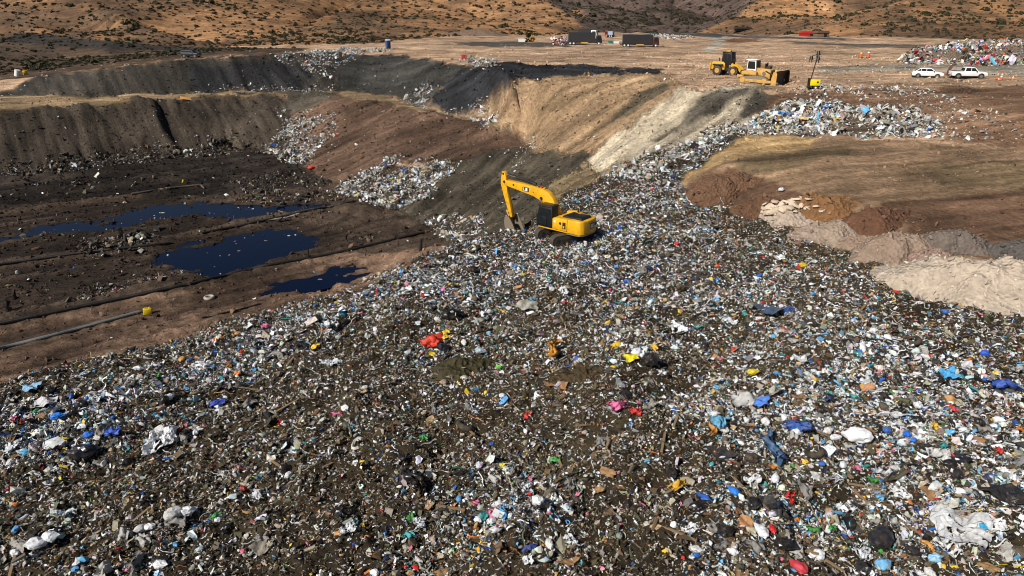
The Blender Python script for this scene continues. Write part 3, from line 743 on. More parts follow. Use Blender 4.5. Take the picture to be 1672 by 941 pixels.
# thin scatter of single pieces over all bare ground
thin = ((RAD < 230) & (Zn['deck'] == 0) & ~Zn['hill']) * np.where(slope > 0.3, 0.10, 0.04) * np.clip(1 + 1.6 * fbm(X / 9, Y / 9, 3, 95), 0, 3)
P, ii, jj = sample(thin)
LS.add(P, np.clip(0.24 * np.exp(RNG.normal(size=len(P)) * 0.45), 0.12, 1.0), pick_cols(np.repeat(MIX_PALE[None], len(P), 0)), RNG.uniform(0, 6.28, len(P)), np.full(len(P), 0.5), 0.3)
MIX_DARK = mix(black=36, char=24, dirt=18, olive=6, grey=6, beige=5, offwhite=3, white=1.5, brown=6)
for poly, d, sz in [([(-60, 262), (120, 258), (260, 240), (420, 232), (430, 250), (260, 262), (130, 284), (-60, 296)], 6, .32), ([(340, 232), (385, 222), (390, 245), (340, 250)], 4, .6), ([(380, 300), (470, 282), (560, 300), (600, 330), (480, 336), (390, 330)], 2.2, .3),
                    ([(130, 400), (240, 384), (262, 396), (230, 416), (120, 430)], 4, .4), ([(0, 300), (330, 285), (330, 300), (0, 330)], .6, .4), ([(0, 440), (250, 420), (300, 470), (0, 520)], .8, .25), ([(560, 380), (690, 370), (690, 400), (560, 420)], 1.2, .3), ([(0, 350), (500, 300), (560, 360), (0, 420)], .35, .35)]:
    P, ii, jj = sample(px_poly_d(poly, d)); P = P[P[:, 2] > WATER_Z + 0.03] if len(P) else P
    LS.add(P, np.clip(sz * np.exp(RNG.normal(size=len(P)) * 0.5), 0.1, 1.3), pick_cols(np.repeat(MIX_DARK[None], len(P), 0)), RNG.uniform(0, 6.28, len(P)), np.full(len(P), 0.7), 0.2)
tag(LS.build("litter", M_litter), kind="stuff", label="pale refuse spilled over the dump slopes and at their feet", group="loose refuse")
# scraps floating on the pools
pm_ = (POOLM > 0.5) & (Z < WATER_Z - 0.03)
P, ii, jj = sample(pm_ * 0.16 * np.clip(1 + 2 * fbm(X / 5, Y / 5, 2, 99), 0, 4)); P[:, 2] = WATER_Z
LW = Litter(); LW.add(P, np.clip(0.22 * np.exp(RNG.normal(size=len(P)) * 0.5), 0.1, 0.8), pick_cols(np.repeat(MIX_PALE[None], len(P), 0)), RNG.uniform(0, 6.28, len(P)), np.full(len(P), 0.1), 0.4)
tag(LW.build("litter", M_litter), kind="stuff", label="small scraps floating on the dark pools")
# clods of soil on every bare surface
flat_ = Zn['bench'] | ((slope < 0.2) & (Z > 8.5)) | (Zn['terrace'] & (Z > 3.2))
cd = bare * (RAD < 190) * 3.6 * np.where(flat_, 0.3, 1.0) * np.clip(70 / RAD, 0.35, 1.3) * np.clip(1 + 1.2 * fbm(X / 6, Y / 6, 3, 97), 0.1, 2.5)
P, ii, jj = sample(cd); keep_ = P[:, 2] > WATER_Z + 0.02; P, ii, jj = P[keep_], ii[keep_], jj[keep_]
LC = Litter()
LC.add(P, np.clip(0.12 * np.exp(RNG.normal(size=len(P)) * 0.55) * np.clip(RAD[ii, jj] / 70, 0.8, 1.6), 0.06, 0.6), np.clip(COL[ii, jj] * RNG.uniform(0.5, 1.45, (len(P), 1)), 0.004, 0.6), RNG.uniform(0, 6.28, len(P)), np.full(len(P), 0.5), 0.35, [1 if t[0] == 't' else 0 for t in TPL])
m_clod, nt_, b_ = mat_base("clods"); at_ = nt_.nodes.new("ShaderNodeAttribute"); at_.attribute_name = "col"; nt_.links.new(at_.outputs["Color"], b_.inputs["Base Color"]); b_.inputs["Roughness"].default_value = 0.95; b_.inputs["Specular IOR Level"].default_value = 0.1
tag(LC.build("rubble", m_clod), kind="stuff", label="clods of earth strewn over the bare slopes and yards")
print("clods", len(P))
print("litter pieces", n1, n2, n3, "verts", LT.n, LS.n)
# ------------------------------------------------------------------ mesh builder
class MB:
    def __init__(s): s.bm = bmesh.new()
    def box(s, c, size, rz=0, ry=0, rx=0, bev=0.0, seg=2):
        M = Matrix.Translation(c) @ Matrix.Rotation(rz, 4, 'Z') @ Matrix.Rotation(ry, 4, 'Y') @ Matrix.Rotation(rx, 4, 'X') @ Matrix.Diagonal((size[0], size[1], size[2], 1))
        r = bmesh.ops.create_cube(s.bm, size=1.0, matrix=M)
        if bev:
            es = list({e for v in r['verts'] for e in v.link_edges})
            bmesh.ops.bevel(s.bm, geom=es, offset=bev, segments=seg, affect='EDGES', profile=0.5)
        return s
    def cyl(s, p, q, r1, r2=None, n=12, caps=True):
        p = Vector(p); q = Vector(q); d = q - p; r2 = r1 if r2 is None else r2
        M = Matrix.Translation((p + q) / 2) @ d.to_track_quat('Z', 'Y').to_matrix().to_4x4()
        bmesh.ops.create_cone(s.bm, cap_ends=caps, segments=n, radius1=r1, radius2=max(r2, 1e-4), depth=d.length, matrix=M)
        return s
    def tube(s, pts, r, n=8):
        for p, q in zip(pts[:-1], pts[1:]): s.cyl(p, q, r, r, n)
        return s
    def sphere(s, c, r, sc=(1, 1, 1), sub=2):
        bmesh.ops.create_icosphere(s.bm, subdivisions=sub, radius=r, matrix=Matrix.Translation(c) @ Matrix.Diagonal((*sc, 1)))
        return s
    def prism(s, prof, y0, y1, axis='Y', bev=0.0, taper=None, seg=2):
        """profile in (x,z) extruded along y, or (x,y) extruded along z"""
        def P(a, b, t): return (a, t, b) if axis == 'Y' else (a, b, t)
        v0 = [s.bm.verts.new(P(a, b, y0)) for a, b in prof]
        v1 = [s.bm.verts.new(P(a, b, y1)) for a, b in (taper or prof)]
        n = len(prof); fs = [s.bm.faces.new(v0), s.bm.faces.new(v1[::-1])]
        for i in range(n): fs.append(s.bm.faces.new((v0[i], v1[i], v1[(i + 1) % n], v0[(i + 1) % n])))
        bmesh.ops.recalc_face_normals(s.bm, faces=fs)
        if bev:
            es = list({e for f in fs for e in f.edges})
            bmesh.ops.bevel(s.bm, geom=es, offset=bev, segments=seg, affect='EDGES', profile=0.5)
        return s
    def face(s, pts):
        s.bm.faces.new([s.bm.verts.new(p) for p in pts]); return s
    def slab(s, pts, t):
        """a flat polygon given thickness t against its normal"""
        f = s.bm.faces.new([s.bm.verts.new(p) for p in pts]); f.normal_update(); nrm = f.normal.copy()
        r = bmesh.ops.extrude_face_region(s.bm, geom=[f])
        bmesh.ops.translate(s.bm, verts=[v for v in r['geom'] if isinstance(v, bmesh.types.BMVert)], vec=-nrm * t)
        bmesh.ops.recalc_face_normals(s.bm, faces=s.bm.faces[:]); return s
    def mesh(s, name, smooth=None):
        me = bpy.data.meshes.new(name); s.bm.to_mesh(me); s.bm.free()
        if smooth:
            for p in me.polygons: p.use_smooth = True
            try: me.set_sharp_from_angle(angle=R(smooth))
            except Exception: pass
        return me
    def obj(s, name, mat, parent=None, smooth=35, label=None):
        o = link(name, s.mesh(name, smooth), mat, parent)
        if label: o["label"] = label
        return o
def empty(name, loc, rz=0, label=None, cat=None, group=None, tilt=(0, 0)):
    o = bpy.data.objects.new(name, None); C.objects.link(o)
    o.location = loc; o.rotation_euler = (tilt[0], tilt[1], rz); o.empty_display_size = 0.3
    return tag(o, label, cat, group)
def children(o): return [c for c in bpy.data.objects if c.parent == o]
def copy_tree(o, parent=None):
    c = o.copy(); C.objects.link(c)
    if parent is not None: c.parent = parent
    for ch in children(o):
        if ch != c: copy_tree(ch, c)
    return c

# paints
yellow = paint("machine_yellow", (236, 172, 14), 0.46, dirt=0.62, dirt_col=(128, 98, 50), scale=1.6)
yellow2 = paint("dusty_yellow", (204, 156, 72), 0.65, dirt=0.8, dirt_col=(138, 112, 78), scale=1.6)
loader_yellow = paint("loader_yellow", (218, 164, 30), 0.55, dirt=0.7, dirt_col=(120, 94, 56), scale=1.5)
track_steel = paint("track_steel", (78, 72, 64), 0.6, 0.2, dirt=0.7, dirt_col=(104, 88, 66), scale=2)
black = paint("black_paint", (20, 20, 21), 0.5, dirt=0.16)
dark = paint("dark_steel", (48, 45, 42), 0.55, 0.3, dirt=0.5)
steel = paint("worn_steel", (146, 132, 112), 0.5, 0.4, dirt=0.6, dirt_col=(150, 126, 96))
chrome = paint("rod_steel", (190, 190, 190), 0.2, 0.9, dirt=0.1)
rubber = paint("tyre_rubber", (38, 36, 34), 0.85, dirt=0.6, dirt_col=(130, 108, 80))
white = paint("white_paint", (232, 232, 230), 0.35, dirt=0.22, dirt_col=(180, 164, 140))
grey = paint("grey_plastic", (120, 120, 120), 0.5)
def glass_mat():
    m, nt, b = mat_base("dark_glass"); b.inputs["Base Color"].default_value = (0.012, 0.016, 0.018, 1); b.inputs["Roughness"].default_value = 0.06
    return m
glass = glass_mat()
orange = paint("cone_orange", (232, 92, 26), 0.5, dirt=0.2)
red = paint("red_paint", (178, 34, 28), 0.45, dirt=0.2)

# ------------------------------------------------------------------ excavator
def build_excavator(px, py):
    g = G(px, py)
    hd = math.atan2(0.64, -0.77)
    root = empty("excavator", (g.x, g.y, g.z - 0.12), hd, "yellow tracked excavator with black cab digging at the edge of the refuse deck", "excavator")
    # undercarriage, turned against the house
    uc = MB().box((0, 0, 0.78), (1.9, 1.5, 0.5), bev=0.08).box((0, 0, 0.62), (1.1, 2.9, 0.34), bev=0.05).cyl((0, 0, 0.9), (0, 0, 1.2), 0.72, n=28).obj("undercarriage", dark, root)
    uc.rotation_euler = (0, 0, math.atan2(-0.52, -0.86) - hd)
    for sy in (-1.28, 1.28):
        prof = []
        L, hh = 1.9, 0.5
        for k in range(9): a = math.pi / 2 - math.pi * k / 8; prof.append((L + hh * math.cos(a), 0.52 + hh * math.sin(a)))
        for k in range(9): a = -math.pi / 2 - math.pi * k / 8; prof.append((-L + hh * math.cos(a), 0.52 + hh * math.sin(a)))
        t = MB().prism(prof, sy - 0.31, sy + 0.31)
        per = []
        for i in range(len(prof)):
            p, q = Vector((prof[i][0], 0, prof[i][1])), Vector((prof[(i + 1) % len(prof)][0], 0, prof[(i + 1) % len(prof)][1]))
            n = max(1, int((q - p).length / 0.2))
            for k in range(n): per.append((p + (q - p) * (k + 0.5) / n, math.atan2((q - p).z, (q - p).x)))
        for p, a in per: t.box((p.x, sy, p.z), (0.14, 0.66, 0.075), ry=-a)
        tr = t.obj("track", track_steel, uc)
        r = MB()
        for x in (-1.2, -0.6, 0, 0.6, 1.2): r.cyl((x, sy - 0.33, 0.3), (x, sy + 0.33, 0.3), 0.13, n=10)
        r.cyl((1.75, sy - 0.318, 0.52), (1.75, sy + 0.318, 0.52), 0.24, n=16).cyl((-1.75, sy - 0.318, 0.52), (-1.75, sy + 0.318, 0.52), 0.26, n=14).box((0, sy, 0.55), (2.8, 0.64, 0.3), bev=0.03)
        r.obj("track_roller", dark, uc)
    # revolving frame and bodywork
    MB().box((-0.35, -0.1, 1.26), (4.5, 2.86, 0.16), bev=0.03).box((1.95, 0.85, 1.3), (0.35, 1.0, 0.2), bev=0.03).obj("deck_frame", yellow, root)
    left = MB().prism([(-1.25, 1.345), (0.42, 1.345), (0.42, 2.34), (0.25, 2.46), (-1.25, 2.5)], 0.75, 1.42, bev=0.045)
    left.obj("side_cowl", yellow, root)
    MB().prism([(-1.25, 1.345), (1.7, 1.345), (1.7, 1.95), (0.7, 2.1), (0.4, 2.45), (-1.25, 2.5)], -1.52, -0.55, bev=0.05).obj("fuel_tank_cowl", yellow, root)
    MB().box((-0.45, 0.1, 1.9), (1.55, 1.28, 1.08), bev=0.03).obj("engine_bay", yellow, root)
    for x0, x1, nm in ((-0.28, 0.34, "access_door"),):
        MB().box(((x0 + x1) / 2, 1.424, 1.88), (x1 - x0, 0.03, 0.86), bev=0.012).obj(nm, yellow, root)
    MB().box((0.12, 1.443, 2.12), (0.2, 0.012, 0.2)).obj("decal", white, root)
    MB().cyl((-0.5, 1.41, 2.02), (-0.5, 1.432, 2.02), 0.13, n=18).obj("round_vent", black, root)
    MB().box((-0.95, 1.425, 1.88), (0.36, 0.03, 0.62), bev=0.01).obj("grille_opening", black, root)
    MB().box((-0.92, 1.443, 1.74), (0.16, 0.02, 0.22)).obj("grille_latch", yellow, root)
    cw = [(-1.26, -1.5), (-2.35, -1.5), (-2.72, -1.34), (-2.92, -1.0), (-3.0, -0.4), (-3.0, 0.4), (-2.92, 1.0), (-2.72, 1.3), (-2.35, 1.42), (-1.26, 1.42)]
    cwt = [(x * (0.985 if x < -1.3 else 1), y * 0.97) for x, y in cw]
    MB().prism(cw, 1.22, 2.52, axis='Z', bev=0.1, taper=cwt, seg=3).obj("counterweight", yellow, root)
    MB().prism([(x * 0.995, y * 0.99) for x, y in cw], 1.12, 1.225, axis='Z').obj("counterweight_lip", steel, root)
    # emblem on the counterweight: dark plate with three pale strokes
    em = MB().box((-2.99, -0.25, 1.92), (0.05, 0.72, 0.56), bev=0.015).obj("emblem_plate", black, root)
    e2 = MB()
    for k, y in enumerate((-0.47, -0.25, -0.03)):
        e2.box((-3.02, y, 1.92), (0.02, 0.085, 0.38)).box((-3.019, y - 0.05, 1.92 + (0.15 if k == 1 else -0.15)), (0.018, 0.1, 0.07))
    e2.obj("emblem_letter", white, em)
    MB().box((-2.93, -0.98, 1.95), (0.06, 0.26, 0.22), rz=0.25, bev=0.01).obj("rear_lamp_recess", black, root)
    MB().box((-2.78, 0.75, 1.42), (0.3, 0.2, 0.12), bev=0.02).obj("tow_eye", dark, root)
    # hood on top with black cover
    MB().prism([(-2.6, 2.5), (-0.3, 2.5), (-0.45, 2.66), (-0.7, 2.7), (-1.2, 2.62), (-2.1, 2.72), (-2.45, 2.7)], -0.75, 0.85, bev=0.04).obj("hood_cover", black, root)
    MB().prism([(-1.2, 2.48), (0.4, 2.42), (0.3, 2.62), (-0.6, 2.68), (-1.1, 2.62)], -1.45, -0.8, bev=0.04).obj("engine_hood", yellow, root)
    MB().cyl((-0.9, -0.95, 2.6), (-0.9, -0.95, 3.05), 0.09, n=12).obj("exhaust_pipe", dark, root)
    # cab
    cb = MB().prism([(0.44, 1.345), (2.25, 1.345), (2.3, 2.2), (2.02, 3.32), (0.5, 3.32), (0.44, 2.3)], 0.36, 1.42, bev=0.05).obj("cab", black, root)
    MB().prism([(0.38, 3.315), (2.22, 3.315), (2.12, 3.42), (0.5, 3.45)], 0.3, 1.47, bev=0.04).obj("cab_roof", black, cb)
    def win(name, pts): MB().slab(pts, 0.02).obj(name, glass, cb)
    win("side_window", [(1.05, 1.436, 1.62), (1.05, 1.436, 3.16), (0.6, 1.436, 3.16), (0.55, 1.436, 2.2)][::-1])
    win("door_window", [(2.15, 1.436, 1.55), (2.19, 1.436, 2.2), (1.97, 1.436, 3.16), (1.12, 1.436, 3.16), (1.12, 1.436, 1.55)])
    win("windscreen", [(2.315, 0.46, 2.2), (2.315, 1.34, 2.2), (2.045, 1.32, 3.22), (2.045, 0.48, 3.22)])
    win("rear_window", [(0.46, 0.5, 2.45), (0.55, 0.5, 3.1), (0.55, 1.28, 3.1), (0.46, 1.28, 2.45)])
    MB().tube([(1.08, 1.5, 1.5), (1.08, 1.52, 2.3), (1.08, 1.45, 2.35)], 0.025).obj("grab_rail", dark, cb)
    # boom, stick, bucket (side view, x forward, z up)
    top = [(0.35, 2.0), (0.7, 2.9), (1.25, 3.85), (1.7, 4.3), (2.25, 4.52), (3.2, 4.62), (5.2, 4.72), (7.25, 4.76)]
    bot = [(7.42, 4.44), (7.2, 4.24), (5.2, 3.96), (3.6, 3.72), (2.95, 3.52), (2.4, 3.12), (1.75, 2.5), (1.05, 1.8), (0.7, 1.65)]
    bo = MB().prism(top + bot, -0.32, 0.3, bev=0.035).obj("boom", yellow, root)
    MB().box((4.55, 0.305, 4.26), (0.78, 0.02, 0.42)).obj("emblem_plate", black, bo)
    e3 = MB()
    for k, x in enumerate((4.78, 4.58, 4.4)): e3.box((x, 0.32, 4.26), (0.075 if k < 2 else 0.15, 0.02, 0.32)).box((x - 0.05, 0.319, 4.13), (0.1, 0.018, 0.06))
    e3.obj("emblem_letter", white, bo)
    MB().cyl((2.62, -0.34, 3.66), (2.62, 0.34, 3.66), 0.17, n=16).obj("boom_pin", black, bo)
    MB().cyl((6.1, 0.29, 4.46), (6.1, 0.325, 4.46), 0.1, n=14).cyl((3.6, 0.29, 4.1), (3.6, 0.32, 4.1), 0.05, n=10).obj("boom_boss", dark, bo)
    for x in (2.5, 2.9, 3.3): MB().box((x, -0.1, 4.62 + 0.06 * (x - 2.5)), (0.16, 0.3, 0.14), bev=0.02).obj("hose_clamp", orange if x == 2.9 else yellow, bo)
    for sy in (-0.48, 0.46):
        cy = MB().cyl((1.75, sy, 1.6), (2.2, sy, 2.65), 0.12, n=14).obj("boom_cylinder", yellow, root)
        MB().cyl((2.2, sy, 2.65), (2.62, sy, 3.66), 0.07, n=12).obj("cylinder_rod", chrome, cy)
    sc = MB().cyl((3.5, 0, 4.88), (6.0, 0, 5.2), 0.15, n=14).tube([(3.0, 0.15, 4.75), (4.4, 0.18, 5.12), (5.9, 0.16, 5.4), (6.9, 0.12, 5.42)], 0.045).obj("stick_cylinder", black, root)
    MB().cyl((6.0, 0, 5.2), (7.45, 0, 5.34), 0.075, n=12).obj("cylinder_rod", chrome, sc)
    st = MB().prism([(7.36, 5.5), (7.62, 5.62), (7.82, 4.95), (7.86, 4.3), (7.5, 3.2), (6.62, 1.02), (6.34, 1.06), (6.55, 1.9), (7.0, 3.6), (7.12, 4.5), (7.2, 5.2)], -0.24, 0.22, bev=0.03).obj("stick", yellow, root)
    MB().cyl((7.3, -0.36, 4.6), (7.3, 0.36, 4.6), 0.13, n=16).obj("stick_pin", dark, st)
    MB().cyl((7.5, -0.27, 5.38), (7.5, 0.27, 5.38), 0.11, n=12).obj("stick_pin", dark, st)
    bc = MB().cyl((7.98, 0, 4.45), (7.4, 0, 2.6), 0.1, n=12).obj("bucket_cylinder", black, root)
    MB().cyl((7.4, 0, 2.6), (7.08, 0, 1.62), 0.06, n=10).obj("cylinder_rod", chrome, bc)
    MB().prism([(7.12, 1.72), (7.2, 1.6), (6.9, 1.08), (6.72, 1.12)], -0.2, 0.18).prism([(7.12, 1.7), (7.05, 1.54), (6.6, 1.5), (6.6, 1.62)], -0.28, -0.22).prism([(7.12, 1.7), (7.05, 1.54), (6.6, 1.5), (6.6, 1.62)], 0.2, 0.26).obj("bucket_linkage", yellow2, root)
    outer = [(6.95, 1.05), (7.02, 0.6), (6.95, 0.1), (6.7, -0.3), (6.25, -0.5), (5.75, -0.52), (5.45, -0.4)]
    inner = [(5.5, -0.34), (5.8, -0.42), (6.2, -0.4), (6.6, -0.2), (6.84, 0.14), (6.9, 0.6), (6.84, 1.0)]
    bk = MB().prism(outer + inner, -0.68, 0.66)
    side = outer + [(5.55, -0.2), (5.9, 0.5), (6.35, 1.15), (6.7, 1.2)]
    bk.prism(side, -0.71, -0.66).prism(side, 0.64, 0.69)
    bo_ = bk.obj("bucket", steel, root)
    for y in (-0.6, -0.3, 0, 0.3, 0.58): MB().prism([(5.55, -0.32), (5.5, -0.46), (5.15, -0.3)], y - 0.06, y + 0.06).obj("bucket_tooth", steel, bo_)
    return root
EXC = build_excavator(921, 389)

# ------------------------------------------------------------------ wheels and vehicles
def wheel(parent, x, y, r, w, side, rim=grey, name="wheel"):
    e = MB().cyl((x, y - w / 2, r), (x, y + w / 2, r), r, n=22)
    for k in range(22):
        a = 2 * math.pi * k / 22
    o = e.obj(name, rubber, parent)
    yy = y + side * (w / 2 + 0.006)
    MB().cyl((x, y + side * w * 0.3, r), (x, yy, r), r * 0.58, r * 0.5, n=16).cyl((x, yy - side * 0.01, r), (x, yy + side * 0.02, r), r * 0.17, n=10).obj("rim", rim, o)
    return o
def car(kind, loc, rz, label, col, name, cat, group=None):
    root = empty(name, loc, rz, label, cat, group)
    if kind == 'pickup':
        L, Wd = 5.4, 1.86
        body = MB().prism([(-2.7, 0.5), (-2.72, 1.08), (-2.6, 1.12), (-0.55, 1.14), (1.1, 1.14), (2.35, 1.04), (2.62, 0.9), (2.68, 0.5), (2.4, 0.42), (-2.5, 0.42)], -Wd / 2, Wd / 2, bev=0.06).obj("body", col, root)
        cab0 = [(-0.95, 1.12), (1.22, 1.12), (0.72, 1.7), (0.5, 1.78), (-0.6, 1.79), (-0.8, 1.7)]
        cabt = cab0; hw0, hw1 = 0.86, 0.7
        xb = (-0.95, 1.22); wheels = (-1.72, 1.68); r = 0.41
        MB().box((-1.75, 0, 1.14), (1.45, 1.55, 0.03)).obj("bed_floor", black, body)
    elif kind == 'sedan':
        L, Wd = 4.7, 1.8
        body = MB().prism([(-2.35, 0.42), (-2.38, 0.92), (-2.1, 1.02), (-1.5, 1.06), (1.1, 1.02), (2.15, 0.9), (2.34, 0.74), (2.36, 0.42), (2.1, 0.34), (-2.2, 0.34)], -Wd / 2, Wd / 2, bev=0.07).obj("body", col, root)
        cab0 = [(-2.0, 1.03), (1.15, 1.02), (0.45, 1.52), (0.2, 1.57), (-0.9, 1.57), (-1.3, 1.5)]
        hw0, hw1 = 0.84, 0.64; xb = (-2.0, 1.15); wheels = (-1.42, 1.42); r = 0.34
    else:
        L, Wd = 4.7, 1.86
        body = MB().prism([(-2.35, 0.45), (-2.38, 1.1), (-2.2, 1.16), (1.1, 1.14), (2.1, 1.06), (2.34, 0.9), (2.36, 0.45), (2.1, 0.38), (-2.2, 0.38)], -Wd / 2, Wd / 2, bev=0.07).obj("body", col, root)
        cab0 = [(-2.3, 1.14), (1.2, 1.14), (0.62, 1.7), (0.4, 1.78), (-1.9, 1.78), (-2.12, 1.72)]
        hw0, hw1 = 0.88, 0.72; xb = (-2.3, 1.2); wheels = (-1.45, 1.45); r = 0.38
    # greenhouse: width narrows upwards
    zb, zt = cab0[0][1], max(z for _, z in cab0)
    def hw(z): return hw0 + (hw1 - hw0) * (z - zb) / (zt - zb)
    m = MB(); a = [m.bm.verts.new((x, -hw(z), z)) for x, z in cab0]; b = [m.bm.verts.new((x, hw(z), z)) for x, z in cab0]
    n = len(cab0); fs = [m.bm.faces.new(a), m.bm.faces.new(b[::-1])] + [m.bm.faces.new((a[i], b[i], b[(i + 1) % n], a[(i + 1) % n])) for i in range(n)]
    bmesh.ops.recalc_face_normals(m.bm, faces=fs)
    bmesh.ops.bevel(m.bm, geom=m.bm.edges[:], offset=0.03, segments=2, affect='EDGES')
    cab = m.obj("cabin", col, root)
    f0, f1 = cab0[1], cab0[2]; r0, r1 = cab0[0], cab0[-1]
    def lerp(p, q, t): return (p[0] + (q[0] - p[0]) * t, p[1] + (q[1] - p[1]) * t)
    def quadwin(name, p, q, off):
        (x0, z0), (x1, z1) = lerp(p, q, 0.1), lerp(p, q, 0.92)
        MB().slab([(x0 + off, -hw(z0) + 0.1, z0 + 0.015), (x0 + off, hw(z0) - 0.1, z0 + 0.015), (x1 + off, hw(z1) - 0.1, z1 + 0.015), (x1 + off, -hw(z1) + 0.1, z1 + 0.015)][::(1 if off > 0 else -1)], 0.012).obj(name, glass, cab)
    quadwin("windscreen", f0, f1, 0.012); quadwin("rear_window", r0, r1, -0.012)
    zl, zh = zb + 0.08, zt - 0.12
    def xf(z): return f0[0] + (f1[0] - f0[0]) * (z - f0[1]) / (f1[1] - f0[1])
    def xr(z): return r0[0] + (r1[0] - r0[0]) * (z - r0[1]) / (r1[1] - r0[1])
    cuts = {'pickup': (0.08,), 'sedan': (-0.3, -1.1), 'suv': (0.0, -1.0)}[kind]
    for s in (-1, 1):
        xs = [(xf(zl) - 0.14, xf(zh) - 0.1)] + [(c, c) for c in cuts] + [(xr(zl) + 0.12, xr(zh) + 0.1)]
        for (a0, a1), (b0, b1) in zip(xs[:-1], xs[1:]):
            pts = [(a0 - 0.04, s * (hw(zl) + 0.008), zl), (a1 - 0.04, s * (hw(zh) + 0.008), zh), (b1 + 0.04, s * (hw(zh) + 0.008), zh), (b0 + 0.04, s * (hw(zl) + 0.008), zl)]
            MB().slab(pts if s < 0 else pts[::-1], 0.012).obj("side_window", glass, cab)
    fx = L / 2 - 0.03
    for s in (-1, 1):
        MB().box((fx - 0.01, s * (Wd / 2 - 0.25), 0.82), (0.08, 0.34, 0.16), bev=0.02).obj("headlight", chrome, body)
        MB().box((-L / 2 + 0.0, s * (Wd / 2 - 0.16), 0.86), (0.07, 0.2, 0.24), bev=0.02).obj("tail_light", red, body)
        MB().box((0.85, s * (Wd / 2 + 0.1), zb + 0.08), (0.14, 0.2, 0.14), bev=0.02).obj("door_mirror", black, body)
        MB().box((-0.1, s * (Wd / 2 + 0.008), 0.92), (0.16, 0.02, 0.03)).obj("door_handle", black, body)
    MB().box((fx + 0.005, 0, 0.78), (0.07, Wd - 1.05, 0.2), bev=0.015).obj("grille", black, body)
    MB().box((fx + 0.02, 0, 0.52), (0.12, Wd - 0.06, 0.17), bev=0.03).obj("bumper", grey, body)
    MB().box((-L / 2 + 0.0, 0, 0.52), (0.12, Wd - 0.06, 0.17), bev=0.03).obj("bumper", grey, body)
    for wx_ in wheels:
        for s in (-1, 1):
            MB().cyl((wx_, s * (Wd / 2 - 0.1), r), (wx_, s * (Wd / 2 + 0.004), r), r + 0.07, n=20).obj("wheel_arch", black, body)
            wheel(root, wx_, s * (Wd / 2 - 0.08), r, 0.22, s)
    return root
def face_px(p, q):
    """heading from one photo pixel towards another, both on the plateau"""
    a, b = G(*p), G(*q); return math.atan2(b.y - a.y, b.x - a.x)
car('sedan', G(1513, 127), R(-24), "white saloon car parked behind the pickup on the dirt road", white, "parked_car", "car")
car('pickup', G(1579, 128), R(-12), "white crew cab pickup truck parked on the dirt road beside the cones", white, "pickup_truck", "pickup")
navyp = paint("dark_blue_paint", (28, 32, 44), 0.35, dirt=0.2)
car('suv', G(313, 94), R(-8), "dark blue car driving on the track along the dump crest", navyp, "parked_car", "car")

